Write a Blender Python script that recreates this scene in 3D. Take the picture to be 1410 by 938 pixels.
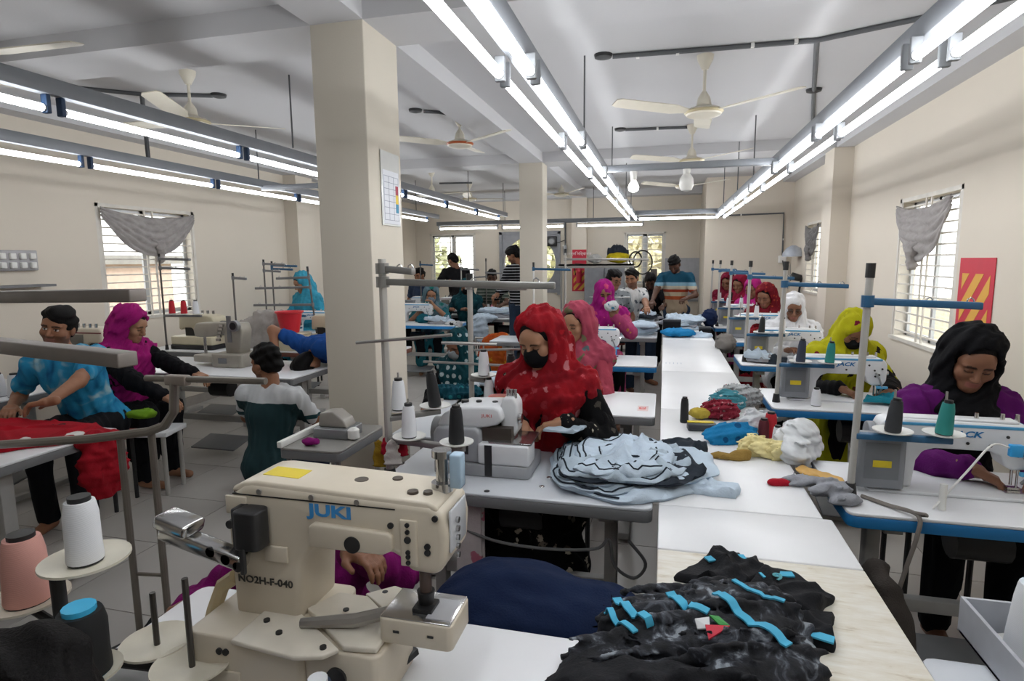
import bpy, bmesh, math, random
import numpy as np
from mathutils import Vector, Matrix, Euler

SC = bpy.context.scene
COL = SC.collection
for o in list(bpy.data.objects):
    bpy.data.objects.remove(o)
PI = math.pi
R = math.radians

# ------------------------------------------------------------------ camera
cam_d = bpy.data.cameras.new('camera')
cam = bpy.data.objects.new('camera', cam_d)
COL.objects.link(cam)
cam_d.sensor_width = 36.0
cam_d.lens = 36.0 * 820.0 / 1410.0
cam_d.clip_start = 0.05
cam_d.clip_end = 300
_b = Matrix(((0.96923753, -0.0236691, 0.24498651),
             (0.24594751, 0.131172, -0.96036646),
             (-0.00940436, 0.99107703, 0.13295819)))
cam.matrix_world = Matrix.Translation((0, 0, 1.6)) @ _b.to_4x4()
SC.camera = cam

# ------------------------------------------------------------------ exposure and sky
SC.view_settings.view_transform = 'Standard'
SC.view_settings.look = 'None'
SC.view_settings.gamma = 1.0
SC.view_settings.use_curve_mapping = False
SC.view_settings.exposure = -0.68
TUBE = 30.0            # tube emission
SKY = 6.0
world = bpy.data.worlds.new('world')
SC.world = world
world.use_nodes = True
_bg = world.node_tree.nodes['Background']
_bg.inputs['Color'].default_value = (1.0, 0.95, 0.90, 1)
_bg.inputs['Strength'].default_value = SKY
_sd = bpy.data.lights.new('sun', 'SUN')
_sd.energy = 2.0
_sd.angle = R(8)
_sd.color = (1.0, 0.93, 0.82)
_so = bpy.data.objects.new('sun', _sd)
_so.rotation_euler = (R(50), 0, R(70))
COL.objects.link(_so)
SC.cycles.max_bounces = 7
SC.cycles.diffuse_bounces = 4
SC.cycles.glossy_bounces = 3
SC.cycles.transmission_bounces = 4
SC.cycles.transparent_max_bounces = 6
SC.cycles.use_denoising = True
SC.cycles.sample_clamp_indirect = 4.0
SC.cycles.caustics_reflective = False
SC.cycles.caustics_refractive = False

# ------------------------------------------------------------------ colours and materials
def lin(h):
    if isinstance(h, str):
        h = h.lstrip('#')
        c = [int(h[i:i + 2], 16) / 255 for i in (0, 2, 4)]
    else:
        c = [v / 255 for v in h]
    return tuple(((v / 12.92) if v <= 0.04045 else ((v + 0.055) / 1.055) ** 2.4) for v in c) + (1.0,)

MATS = {}
def _new(name):
    m = bpy.data.materials.new(name)
    m.use_nodes = True
    nt = m.node_tree
    return m, nt, nt.nodes['Principled BSDF']

def _tc(nt, scale=1.0, kind='Object'):
    t = nt.nodes.new('ShaderNodeTexCoord')
    mp = nt.nodes.new('ShaderNodeMapping')
    if isinstance(scale, (int, float)):
        scale = (scale,) * 3
    mp.inputs['Scale'].default_value = scale
    nt.links.new(t.outputs[kind], mp.inputs['Vector'])
    return mp.outputs['Vector']

def _noise(nt, vec, scale, detail=3, rough=0.55, dist=0.0):
    n = nt.nodes.new('ShaderNodeTexNoise')
    n.inputs['Scale'].default_value = scale
    n.inputs['Detail'].default_value = detail
    n.inputs['Roughness'].default_value = rough
    n.inputs['Distortion'].default_value = dist
    nt.links.new(vec, n.inputs['Vector'])
    return n.outputs['Fac']

def _ramp(nt, fac, stops, interp='LINEAR'):
    r = nt.nodes.new('ShaderNodeValToRGB')
    r.color_ramp.interpolation = interp
    e = r.color_ramp.elements
    while len(e) < len(stops):
        e.new(0.5)
    for i, (p, c) in enumerate(stops):
        e[i].position = p
        e[i].color = c
    nt.links.new(fac, r.inputs['Fac'])
    return r.outputs['Color']

def _mix(nt, fac, a, b, blend='MIX'):
    m = nt.nodes.new('ShaderNodeMix')
    m.data_type = 'RGBA'
    m.blend_type = blend
    for s, v in ((0, fac), (6, a), (7, b)):
        if hasattr(v, 'is_linked') or isinstance(v, bpy.types.NodeSocket):
            nt.links.new(v, m.inputs[s])
        else:
            m.inputs[s].default_value = v
    return m.outputs[2]

def _bump(nt, b, height, strength, dist=0.01):
    n = nt.nodes.new('ShaderNodeBump')
    n.inputs['Strength'].default_value = strength
    n.inputs['Distance'].default_value = dist
    nt.links.new(height, n.inputs['Height'])
    nt.links.new(n.outputs['Normal'], b.inputs['Normal'])

def mat(name, col, rough=0.55, metal=0.0, var=0.10, scale=8.0, bump=0.0, spec=None, bscale=None, dyed=False):
    """plain procedural material: a colour with a little mottling"""
    if name in MATS:
        return MATS[name]
    m, nt, b = _new(name)
    c = dye(col) if dyed else lin(col)
    v = _tc(nt)
    f = _noise(nt, v, scale)
    d = tuple(x * (1 - var) for x in c[:3]) + (1,)
    u = tuple(min(1, x * (1 + var)) for x in c[:3]) + (1,)
    nt.links.new(_ramp(nt, f, [(0.3, d), (0.7, u)]), b.inputs['Base Color'])
    b.inputs['Roughness'].default_value = rough
    b.inputs['Metallic'].default_value = metal
    if spec is not None:
        b.inputs['Specular IOR Level'].default_value = spec
    if bump:
        _bump(nt, b, _noise(nt, v, bscale or scale * 6), bump)
    MATS[name] = m
    return m

def dye(h):
    """cloth reflects less than its screen colour"""
    c = lin(h)
    k = .55 + .35 * (0.3 * c[0] + 0.6 * c[1] + 0.1 * c[2])
    return tuple(v * k for v in c[:3]) + (1,)

def cloth(name, col, rough=0.85, var=0.12, sheen=0.15, scale=14):
    if name in MATS:
        return MATS[name]
    return mat(name, col, rough, 0, var, scale, 0.25, 0.15, 160, dyed=True)

def pattern_cloth(name, base, spots, kind='spots', scale=14.0, size=0.28, soft=0.04, base2=None):
    """cloth with a printed pattern: spots, flowers, dots, stripes, tie-dye"""
    if name in MATS:
        return MATS[name]
    m, nt, b = _new(name)
    v = _tc(nt)
    c0 = dye(base)
    f0 = _noise(nt, v, 9)
    c1 = dye(base2) if base2 else tuple(x * 0.72 for x in c0[:3]) + (1,)
    col = _ramp(nt, f0, [(0.35, c0), (0.7, c1)])
    if kind in ('spots', 'dots', 'flowers'):
        vo = nt.nodes.new('ShaderNodeTexVoronoi')
        vo.inputs['Scale'].default_value = scale
        if kind == 'dots':
            vo.inputs['Randomness'].default_value = 0.35
        vec = v
        if kind == 'flowers':
            n = nt.nodes.new('ShaderNodeTexNoise')
            n.inputs['Scale'].default_value = scale * 2.2
            nt.links.new(v, n.inputs['Vector'])
            vm = nt.nodes.new('ShaderNodeVectorMath'); vm.operation = 'SCALE'
            vm.inputs['Scale'].default_value = 0.055 * 14 / scale
            nt.links.new(n.outputs['Color'], vm.inputs[0])
            va = nt.nodes.new('ShaderNodeVectorMath'); va.operation = 'ADD'
            nt.links.new(v, va.inputs[0]); nt.links.new(vm.outputs[0], va.inputs[1])
            vec = va.outputs[0]
        nt.links.new(vec, vo.inputs['Vector'])
        fac = _ramp(nt, vo.outputs['Distance'], [(size, (1, 1, 1, 1)), (size + soft, (0, 0, 0, 1))])
        if isinstance(spots, (list, tuple)) and isinstance(spots[0], str):
            sc = nt.nodes.new('ShaderNodeSeparateColor')
            nt.links.new(vo.outputs['Color'], sc.inputs['Color'])
            st = [(i / len(spots), dye(s)) for i, s in enumerate(spots)]
            scol = _ramp(nt, sc.outputs[0], st, 'CONSTANT')
        else:
            scol = dye(spots)
        col = _mix(nt, fac, col, scol)
    elif kind == 'tie':
        f = _noise(nt, v, scale, 2, 0.5, 0.6)
        st = [(0.30 + 0.40 * i / max(1, len(spots) - 1), dye(s)) for i, s in enumerate(spots)]
        col = _ramp(nt, f, st)
    elif kind == 'stripes':
        sx = nt.nodes.new('ShaderNodeSeparateXYZ')
        nt.links.new(v, sx.inputs[0])
        mm = nt.nodes.new('ShaderNodeMath'); mm.operation = 'MULTIPLY'; mm.inputs[1].default_value = scale
        nt.links.new(sx.outputs[2], mm.inputs[0])
        fr = nt.nodes.new('ShaderNodeMath'); fr.operation = 'FRACT'
        nt.links.new(mm.outputs[0], fr.inputs[0])
        fac = _ramp(nt, fr.outputs[0], [(size, (1, 1, 1, 1)), (size + soft, (0, 0, 0, 1))])
        col = _mix(nt, fac, col, dye(spots))
    nt.links.new(col, b.inputs['Base Color'])
    b.inputs['Roughness'].default_value = 0.85
    b.inputs['Specular IOR Level'].default_value = 0.15
    _bump(nt, b, _noise(nt, v, 150), 0.2)
    MATS[name] = m
    return m

def banded(name, stops, axis=2, rough=0.85, scale=1.0):
    """colour bands along one object axis; stops = [(coordinate, colour)]"""
    if name in MATS:
        return MATS[name]
    m, nt, b = _new(name)
    v = _tc(nt)
    sx = nt.nodes.new('ShaderNodeSeparateXYZ')
    nt.links.new(v, sx.inputs[0])
    lo, hi = stops[0][0], stops[-1][0] + 1e-3
    mr = nt.nodes.new('ShaderNodeMapRange')
    mr.inputs['From Min'].default_value = lo
    mr.inputs['From Max'].default_value = hi
    nt.links.new(sx.outputs[axis], mr.inputs['Value'])
    col = _ramp(nt, mr.outputs['Result'], [((p - lo) / (hi - lo), dye(c)) for p, c in stops], 'CONSTANT')
    nt.links.new(col, b.inputs['Base Color'])
    b.inputs['Roughness'].default_value = rough
    b.inputs['Specular IOR Level'].default_value = 0.15
    _bump(nt, b, _noise(nt, v, 150), 0.2)
    MATS[name] = m
    return m

def attr_mat(name, rough=0.5, sss=0.0):
    if name in MATS:
        return MATS[name]
    m, nt, b = _new(name)
    a = nt.nodes.new('ShaderNodeAttribute')
    a.attribute_name = 'Col'
    v = _tc(nt)
    f = _noise(nt, v, 25)
    k = _ramp(nt, f, [(0.3, (0.9, 0.9, 0.9, 1)), (0.7, (1, 1, 1, 1))])
    nt.links.new(_mix(nt, 1.0, a.outputs['Color'], k, 'MULTIPLY'), b.inputs['Base Color'])
    b.inputs['Roughness'].default_value = rough
    b.inputs['Specular IOR Level'].default_value = 0.35
    if sss:
        b.inputs['Subsurface Weight'].default_value = sss
        b.inputs['Subsurface Radius'].default_value = (0.01, 0.004, 0.002)
    MATS[name] = m
    return m

def emit(name, col, strength):
    if name in MATS:
        return MATS[name]
    m, nt, b = _new(name)
    b.inputs['Base Color'].default_value = (0.9, 0.9, 0.9, 1)
    b.inputs['Emission Color'].default_value = col
    b.inputs['Emission Strength'].default_value = strength
    MATS[name] = m
    return m

# ------------------------------------------------------------------ objects
def tag(o, label=None, cat=None, group=None, kind=None):
    if label: o['label'] = label
    if cat: o['category'] = cat
    if group: o['group'] = group
    if kind: o['kind'] = kind
    return o

def thing(name, label, cat, loc=(0, 0, 0), rz=0.0, group=None):
    o = bpy.data.objects.new(name, None)
    o.empty_display_size = 0.1
    COL.objects.link(o)
    o.location = loc
    o.rotation_euler = (0, 0, rz)
    return tag(o, label, cat, group)

def copy_tree(o, parent=None):
    c = o.copy()
    COL.objects.link(c)
    if parent is not None:
        c.parent = parent
    for ch in o.children:
        copy_tree(ch, c)
    return c

def link_mesh(name, me, m, parent=None):
    o = bpy.data.objects.new(name, me)
    if m is not None:
        me.materials.clear()
        me.materials.append(m)
    COL.objects.link(o)
    if parent is not None:
        o.parent = parent
    return o

class MB:
    """collects shapes; build() links them as one mesh object"""
    def __init__(s):
        s.v = []; s.f = []; s.M = Matrix.Identity(4)
    def at(s, loc=(0, 0, 0), rot=(0, 0, 0)):
        s.M = Matrix.Translation(loc) @ Euler(rot).to_matrix().to_4x4()
        return s
    def add(s, vs, fs):
        n = len(s.v)
        s.v += [tuple(s.M @ Vector(p)) for p in vs]
        s.f += [tuple(n + i for i in f) for f in fs]
        return s
    def box(s, x0, x1, y0, y1, z0, z1):
        vs = [(x, y, z) for z in (z0, z1) for x, y in ((x0, y0), (x1, y0), (x1, y1), (x0, y1))]
        return s.add(vs, [(3, 2, 1, 0), (4, 5, 6, 7), (0, 1, 5, 4), (1, 2, 6, 5), (2, 3, 7, 6), (3, 0, 4, 7)])
    def cbox(s, c, d):
        return s.box(c[0] - d[0] / 2, c[0] + d[0] / 2, c[1] - d[1] / 2, c[1] + d[1] / 2, c[2] - d[2] / 2, c[2] + d[2] / 2)
    def cyl(s, a, b, r, r2=None, n=12, cap=True):
        r2 = r if r2 is None else r2
        a, b = Vector(a), Vector(b)
        d = (b - a).normalized()
        u = d.orthogonal().normalized(); w = d.cross(u)
        vs = []
        for p, q in ((a, r), (b, r2)):
            for i in range(n):
                t = 2 * PI * i / n
                vs.append(p + (u * math.cos(t) + w * math.sin(t)) * q)
        fs = [(i, (i + 1) % n, n + (i + 1) % n, n + i) for i in range(n)]
        if cap:
            fs += [tuple(range(n - 1, -1, -1)), tuple(range(n, 2 * n))]
        return s.add(vs, fs)
    def tube(s, pts, r, n=8):
        pts = [Vector(p) for p in pts]
        rs = r if isinstance(r, (list, tuple)) else [r] * len(pts)
        vs = []; prev = None
        for i, p in enumerate(pts):
            d = (pts[min(i + 1, len(pts) - 1)] - pts[max(i - 1, 0)]).normalized()
            u = d.orthogonal().normalized() if prev is None else (prev - d * prev.dot(d)).normalized()
            prev = u; w = d.cross(u)
            for k in range(n):
                t = 2 * PI * k / n
                vs.append(p + (u * math.cos(t) + w * math.sin(t)) * rs[i])
        fs = []
        for i in range(len(pts) - 1):
            for k in range(n):
                fs.append((i * n + k, i * n + (k + 1) % n, (i + 1) * n + (k + 1) % n, (i + 1) * n + k))
        fs += [tuple(range(n - 1, -1, -1)), tuple(range((len(pts) - 1) * n, len(pts) * n))]
        return s.add(vs, fs)
    def lathe(s, prof, n=20, c=(0, 0, 0)):
        """prof = [(r, z)] around z through c"""
        vs = []
        for r, z in prof:
            for i in range(n):
                t = 2 * PI * i / n
                vs.append((c[0] + r * math.cos(t), c[1] + r * math.sin(t), c[2] + z))
        fs = []
        m = len(prof)
        for j in range(m - 1):
            for i in range(n):
                fs.append((j * n + i, j * n + (i + 1) % n, (j + 1) * n + (i + 1) % n, (j + 1) * n + i))
        fs += [tuple(range(n - 1, -1, -1)), tuple(range((m - 1) * n, m * n))]
        return s.add(vs, fs)
    def prism(s, pts, y0, y1):
        """outline in (x, z), extruded in y"""
        n = len(pts)
        vs = [(x, y0, z) for x, z in pts] + [(x, y1, z) for x, z in pts]
        fs = [(i, (i + 1) % n, n + (i + 1) % n, n + i) for i in range(n)]
        fs += [tuple(range(n - 1, -1, -1)), tuple(range(n, 2 * n))]
        return s.add(vs, fs)
    def flat(s, pts, z0, z1):
        """outline in (x, y), extruded in z"""
        n = len(pts)
        vs = [(x, y, z0) for x, y in pts] + [(x, y, z1) for x, y in pts]
        fs = [(i, (i + 1) % n, n + (i + 1) % n, n + i) for i in range(n)]
        fs += [tuple(range(n - 1, -1, -1)), tuple(range(n, 2 * n))]
        return s.add(vs, fs)
    def mesh(s, name, bevel=0.0, seg=2, smooth=30):
        me = bpy.data.meshes.new(name)
        me.from_pydata(s.v, [], s.f)
        bm = bmesh.new(); bm.from_mesh(me)
        bmesh.ops.recalc_face_normals(bm, faces=bm.faces)
        if bevel:
            eds = [e for e in bm.edges if len(e.link_faces) == 2 and e.calc_face_angle(0) > R(28)]
            bmesh.ops.bevel(bm, geom=eds, offset=bevel, segments=seg, profile=0.5, affect='EDGES', clamp_overlap=True)
        bm.to_mesh(me); bm.free()
        if smooth:
            me.polygons.foreach_set('use_smooth', [True] * len(me.polygons))
            me.set_sharp_from_angle(angle=R(smooth if not bevel else 50))
        return me
    def build(s, name, m, parent=None, bevel=0.0, seg=2, smooth=30):
        return link_mesh(name, s.mesh(name, bevel, seg, smooth), m, parent)

def struct(name, mb, m, parent=None, **k):
    o = mb.build(name, m, parent, **k)
    if parent is None:
        o['kind'] = 'structure'
    return o

def text(name, body, size, loc, rot, m, parent=None, depth=0.0006, align='CENTER', sx=1.0, shear=0.0, bold=0.0):
    cu = bpy.data.curves.new(name, 'FONT')
    cu.body = body
    cu.size = size
    cu.align_x = align
    cu.align_y = 'CENTER'
    cu.extrude = depth
    cu.offset = bold
    cu.shear = shear
    cu.resolution_u = 3
    t = bpy.data.objects.new(name, cu)
    COL.objects.link(t)
    dg = bpy.context.evaluated_depsgraph_get()
    me = bpy.data.meshes.new_from_object(t.evaluated_get(dg))
    bpy.data.objects.remove(t)
    o = link_mesh(name, me, m, parent)
    o.location = loc
    o.rotation_euler = rot
    o.scale = (sx, 1, 1)
    return o

def spl(pts, n=6):
    """smooth curve through points"""
    P = [np.array(p, float) for p in pts]
    P = [2 * P[0] - P[1]] + P + [2 * P[-1] - P[-2]]
    out = []
    for i in range(1, len(P) - 2):
        for k in range(n):
            t = k / n
            a, b, c, d = P[i - 1], P[i], P[i + 1], P[i + 2]
            out.append(tuple(.5 * (2 * b + (c - a) * t + (2 * a - 5 * b + 4 * c - d) * t * t + (3 * b - a - 3 * c + d) * t ** 3)))
    out.append(tuple(P[-2]))
    return out

def arc(c, r, a0, a1, n):
    return [(c[0] + r * math.cos(a0 + (a1 - a0) * i / n), c[1] + r * math.sin(a0 + (a1 - a0) * i / n)) for i in range(n + 1)]

def round_rect(x0, x1, y0, y1, r, n=3):
    return (arc((x1 - r, y1 - r), r, 0, PI / 2, n) + arc((x0 + r, y1 - r), r, PI / 2, PI, n) +
            arc((x0 + r, y0 + r), r, PI, 1.5 * PI, n) + arc((x1 - r, y0 + r), r, 1.5 * PI, 2 * PI, n))

# ------------------------------------------------------------------ smooth solid modelling (bodies, clothes, heaps)
_COR = np.array([(i, j, k) for i in (0, 1) for j in (0, 1) for k in (0, 1)])
_EDG = [(a, b) for a in range(8) for b in range(a + 1, 8) if np.abs(_COR[a] - _COR[b]).sum() == 1]

def surface_net(D, org, res):
    S = D < 0
    c = np.zeros(tuple(n - 1 for n in D.shape), np.int8)
    for i, j, k in _COR:
        c += S[i:i + c.shape[0], j:j + c.shape[1], k:k + c.shape[2]]
    I = np.argwhere((c > 0) & (c < 8))
    n = len(I)
    if n == 0:
        return np.zeros((0, 3)), np.zeros((0, 4), int)
    val = np.stack([D[I[:, 0] + o[0], I[:, 1] + o[1], I[:, 2] + o[2]] for o in _COR], 1)
    acc = np.zeros((n, 3)); cnt = np.zeros(n)
    for a, b in _EDG:
        va, vb = val[:, a], val[:, b]
        m = (va < 0) != (vb < 0)
        t = np.where(m, va / np.where(m, va - vb, 1), 0)
        acc += np.where(m[:, None], _COR[a] + t[:, None] * (_COR[b] - _COR[a]), 0)
        cnt += m
    V = (I + acc / cnt[:, None]) * res + org
    ids = np.full(c.shape, -1, np.int32)
    ids[I[:, 0], I[:, 1], I[:, 2]] = np.arange(n)
    Q = []
    for ax in range(3):
        b1, b2 = [x for x in range(3) if x != ax]
        sl0 = [slice(None)] * 3; sl1 = [slice(None)] * 3
        sl0[ax] = slice(0, -1); sl1[ax] = slice(1, None)
        A, B = S[tuple(sl0)], S[tuple(sl1)]
        E = np.argwhere(A != B)
        E = E[(E[:, b1] > 0) & (E[:, b2] > 0) & (E[:, b1] < c.shape[b1]) & (E[:, b2] < c.shape[b2])]
        if not len(E):
            continue
        fl = A[E[:, 0], E[:, 1], E[:, 2]]
        def g(d1, d2):
            e = E.copy(); e[:, b1] += d1; e[:, b2] += d2
            return ids[e[:, 0], e[:, 1], e[:, 2]]
        q = np.stack([g(-1, -1), g(0, -1), g(0, 0), g(-1, 0)], 1)
        if ax == 1:
            fl = ~fl
        q[~fl] = q[~fl][:, ::-1]
        Q.append(q)
    return V, np.concatenate(Q)

def rotm(rx=0, ry=0, rz=0):
    return np.array(Euler((rx, ry, rz)).to_matrix())

class Solid:
    def __init__(s, res):
        s.res = res; s.p = []; s.disp = None
    def cone(s, a, b, r1, r2=None, k=0.03, op='u', sq=None):
        """rounded cone; sq = (rotation, scale) squashes the cross-section"""
        r2 = r1 if r2 is None else r2
        s.p.append(('cone', np.array(a, float), np.array(b, float), r1, r2, k, op, sq)); return s
    def ell(s, c, r, rot=None, k=0.03, op='u'):
        s.p.append(('ell', np.array(c, float), np.array(r, float), rot if rot is not None else np.eye(3), k, op)); return s
    def box(s, c, h, rot=None, rd=0.01, k=0.02, op='u'):
        s.p.append(('box', np.array(c, float), np.array(h, float), rot if rot is not None else np.eye(3), rd, k, op)); return s
    def _bb(s, p):
        if p[0] == 'cone':
            m = max(p[3], p[4]) * (1.0 if p[7] is None else max(1.0, max(p[7][1])))
            return np.minimum(p[1], p[2]) - m, np.maximum(p[1], p[2]) + m
        if p[0] == 'ell':
            h = np.abs(p[3]) @ p[2]
            return p[1] - h, p[1] + h
        h = np.abs(p[3]) @ (p[2] + p[4])
        return p[1] - h, p[1] + h
    def mesh(s):
        res = s.res
        bbs = [s._bb(p) for p in s.p]
        un = [b for b, p in zip(bbs, s.p) if (p[-1] if p[0] != 'cone' else p[6]) == 'u']
        lo = np.min([b[0] for b in un], 0) - 4 * res - 0.012
        hi = np.max([b[1] for b in un], 0) + 4 * res + 0.012
        N = np.ceil((hi - lo) / res).astype(int) + 1
        ax = [lo[i] + res * np.arange(N[i]) for i in range(3)]
        D = np.full(tuple(N), 0.2, np.float32)
        for p, (b0, b1) in zip(s.p, bbs):
            k = p[5] if p[0] == 'cone' else p[-2]
            op = p[6] if p[0] == 'cone' else p[-1]
            mg = k + 2.5 * res + 0.01
            if op == 'i':
                i0 = np.zeros(3, int); i1 = N
            else:
                i0 = np.clip(np.floor((b0 - mg - lo) / res).astype(int), 0, N)
                i1 = np.clip(np.ceil((b1 + mg - lo) / res).astype(int) + 1, 0, N)
            if np.any(i1 <= i0):
                continue
            sl = tuple(slice(a, b) for a, b in zip(i0, i1))
            X = ax[0][sl[0]][:, None, None]; Y = ax[1][sl[1]][None, :, None]; Z = ax[2][sl[2]][None, None, :]
            if p[0] == 'cone':
                a, b, r1, r2 = p[1], p[2], p[3], p[4]
                ab = b - a; L2 = max(1e-9, ab @ ab)
                px, py, pz = X - a[0], Y - a[1], Z - a[2]
                t = np.clip((px * ab[0] + py * ab[1] + pz * ab[2]) / L2, 0, 1)
                qx, qy, qz = px - t * ab[0], py - t * ab[1], pz - t * ab[2]
                if p[7] is not None:
                    rt, scv = p[7]
                    q = [qx * rt[0, j] + qy * rt[1, j] + qz * rt[2, j] for j in range(3)]
                    qx, qy, qz = q[0] / scv[0], q[1] / scv[1], q[2] / scv[2]
                    d = (np.sqrt(qx * qx + qy * qy + qz * qz) - (r1 + (r2 - r1) * t)) * min(scv)
                else:
                    d = np.sqrt(qx * qx + qy * qy + qz * qz) - (r1 + (r2 - r1) * t)
            else:
                rt = p[3]
                px, py, pz = X - p[1][0], Y - p[1][1], Z - p[1][2]
                q = [px * rt[0, j] + py * rt[1, j] + pz * rt[2, j] for j in range(3)]
                if p[0] == 'ell':
                    r = p[2]
                    k0 = np.sqrt((q[0] / r[0]) ** 2 + (q[1] / r[1]) ** 2 + (q[2] / r[2]) ** 2)
                    k1 = np.sqrt((q[0] / r[0] ** 2) ** 2 + (q[1] / r[1] ** 2) ** 2 + (q[2] / r[2] ** 2) ** 2)
                    d = k0 * (k0 - 1) / np.maximum(k1, 1e-6)
                else:
                    h = p[2]
                    e = [np.abs(q[j]) - h[j] for j in range(3)]
                    d = np.sqrt(np.maximum(e[0], 0) ** 2 + np.maximum(e[1], 0) ** 2 + np.maximum(e[2], 0) ** 2) \
                        + np.minimum(np.maximum(np.maximum(e[0], e[1]), e[2]), 0) - p[4]
            A = D[sl]
            if op == 'u':
                h = np.clip(0.5 + 0.5 * (A - d) / k, 0, 1)
                D[sl] = A * (1 - h) + d * h - k * h * (1 - h)
            else:
                if op == 's':
                    d = -d
                h = np.clip(0.5 - 0.5 * (A - d) / k, 0, 1)
                D[sl] = A * (1 - h) + d * h + k * h * (1 - h)
        if s.disp is not None:
            I = np.nonzero(np.abs(D) < 0.05)
            P = np.stack([ax[j][I[j]] for j in range(3)], 1)
            D[I] += s.disp(P)
        return surface_net(D, lo, res)

def np_mesh(name, parts, cols=None):
    """parts = [(V, Q)], cols = matching (n, 3) linear colours"""
    V = np.concatenate([p[0] for p in parts]).astype(np.float32)
    off = np.cumsum([0] + [len(p[0]) for p in parts])
    Q = np.concatenate([p[1] + o for p, o in zip(parts, off)]).astype(np.int32)
    me = bpy.data.meshes.new(name)
    me.vertices.add(len(V)); me.vertices.foreach_set('co', V.ravel())
    me.loops.add(Q.size); me.loops.foreach_set('vertex_index', Q.ravel())
    me.polygons.add(len(Q))
    me.polygons.foreach_set('loop_start', np.arange(0, Q.size, 4, dtype=np.int32))
    me.polygons.foreach_set('use_smooth', np.ones(len(Q), bool))
    me.update(calc_edges=True)
    if cols is not None:
        C = np.concatenate(cols)
        a = me.attributes.new('Col', 'FLOAT_COLOR', 'POINT')
        a.data.foreach_set('color', np.concatenate([C, np.ones((len(C), 1))], 1).astype(np.float32).ravel())
    return me

def folds(amp, freq, seed=0, direc=(0, 0, 1), fine=0.5):
    """cloth folds running along direc"""
    rg = np.random.RandomState(seed)
    d = np.array(direc, float); d /= np.linalg.norm(d)
    ph = rg.rand(8) * 6.28
    W = rg.randn(4, 3)
    W -= (W @ d)[:, None] * d * 0.95
    W /= np.linalg.norm(W, axis=1)[:, None]
    def f(P):
        w = 0.8 * np.sin(P @ np.array([11.0, 8.0, 10.0]) + ph[0]) + 0.7 * np.sin(P @ np.array([-12.0, 15.0, 7.0]) + ph[1])
        o = np.zeros(len(P))
        for i in range(4):
            fr = freq * 4.0 * (0.6 + 0.32 * i)
            o += np.sin(P @ W[i] * fr + 1.5 * w + ph[i + 2]) * (1.0 if i < 2 else fine)
        return amp * 0.45 * o
    return f

def crumple(amp, freq, seed=0):
    """sharp irregular creases"""
    freq = freq * 3.0
    rg = np.random.RandomState(seed)
    W = rg.randn(6, 3); W /= np.linalg.norm(W, axis=1)[:, None]
    ph = rg.rand(12) * 6.28
    def f(P):
        w = np.sin(P @ (W[0] * freq * 0.35) + ph[0]) + np.sin(P @ (W[1] * freq * 0.3) + ph[1])
        o = 0
        for i in range(5):
            o = o + (1 - 2 * np.abs(np.sin(P @ W[i] * freq * (0.4 + 0.17 * i) + 1.6 * w + ph[i + 3]))) / (1 + 0.3 * i)
        return -amp * 0.4 * o
    return f
# ================================================================== the room
XL, XR, YB, YF, ZC, ZB = -5.2, 2.0, 12.1, -3.0, 2.93, 2.81

def plaster(name, col, stain=0.04):
    if name in MATS: return MATS[name]
    m, nt, b = _new(name)
    v = _tc(nt)
    f = _noise(nt, v, 0.9, 5)
    c = lin(col)
    d = tuple(x * (1 - stain) for x in c[:3]) + (1,)
    nt.links.new(_ramp(nt, f, [(0.35, c), (0.75, d)]), b.inputs['Base Color'])
    b.inputs['Roughness'].default_value = 0.75
    b.inputs['Specular IOR Level'].default_value = 0.2
    _bump(nt, b, _noise(nt, v, 120), 0.06)
    MATS[name] = m
    return m

M_WALL = plaster('cream_paint', '#dcd3c5')
M_CEIL = plaster('ceiling_paint', '#c6c6c8')
M_COLM = plaster('column_paint', '#d2cbbd')
M_TRIM = mat('window_steel', '#d9d4cb', 0.5, 0.0)
M_GREY = mat('grey_metal', '#8c8e90', 0.42, 0.5, 0.06)
M_STEEL = mat('steel', '#a8a6a2', 0.35, 0.7, 0.08)
M_CHROME = mat('chrome', '#c9c9c9', 0.18, 0.95, 0.05)
M_DARK = mat('dark_plastic', '#1c1c1e', 0.5)
M_BLACK = mat('black_rubber', '#0d0d0f', 0.6)
M_RAIL = mat('rail_metal', '#85898f', 0.45, 0.2, 0.05)
M_WHITEP = mat('white_plastic', '#e8e8e4', 0.4, 0, 0.03)
M_CONDUIT = mat('conduit_grey', '#55575a', 0.6, 0, 0.08)
M_TUBE = emit('tube_glow', (0.96, 0.98, 1.0, 1), TUBE)
M_BULB = emit('bulb_glow', (1.0, 0.96, 0.9, 1), TUBE * 0.7)
M_SOCK = mat('lampholder', '#8f9296', 0.5)
M_SOCKB = mat('lampholder_blue', '#2d4463', 0.5)

def glass_mat():
    m = bpy.data.materials.new('window_glass'); m.use_nodes = True
    nt = m.node_tree
    nt.nodes.remove(nt.nodes['Principled BSDF'])
    t = nt.nodes.new('ShaderNodeBsdfTransparent'); t.inputs[0].default_value = (0.93, 0.96, 0.97, 1)
    g = nt.nodes.new('ShaderNodeBsdfGlossy'); g.inputs['Roughness'].default_value = 0.03
    x = nt.nodes.new('ShaderNodeMixShader'); x.inputs[0].default_value = 0.06
    nt.links.new(t.outputs[0], x.inputs[1]); nt.links.new(g.outputs[0], x.inputs[2])
    nt.links.new(x.outputs[0], nt.nodes['Material Output'].inputs['Surface'])
    return m
M_GLASS = glass_mat()

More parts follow.
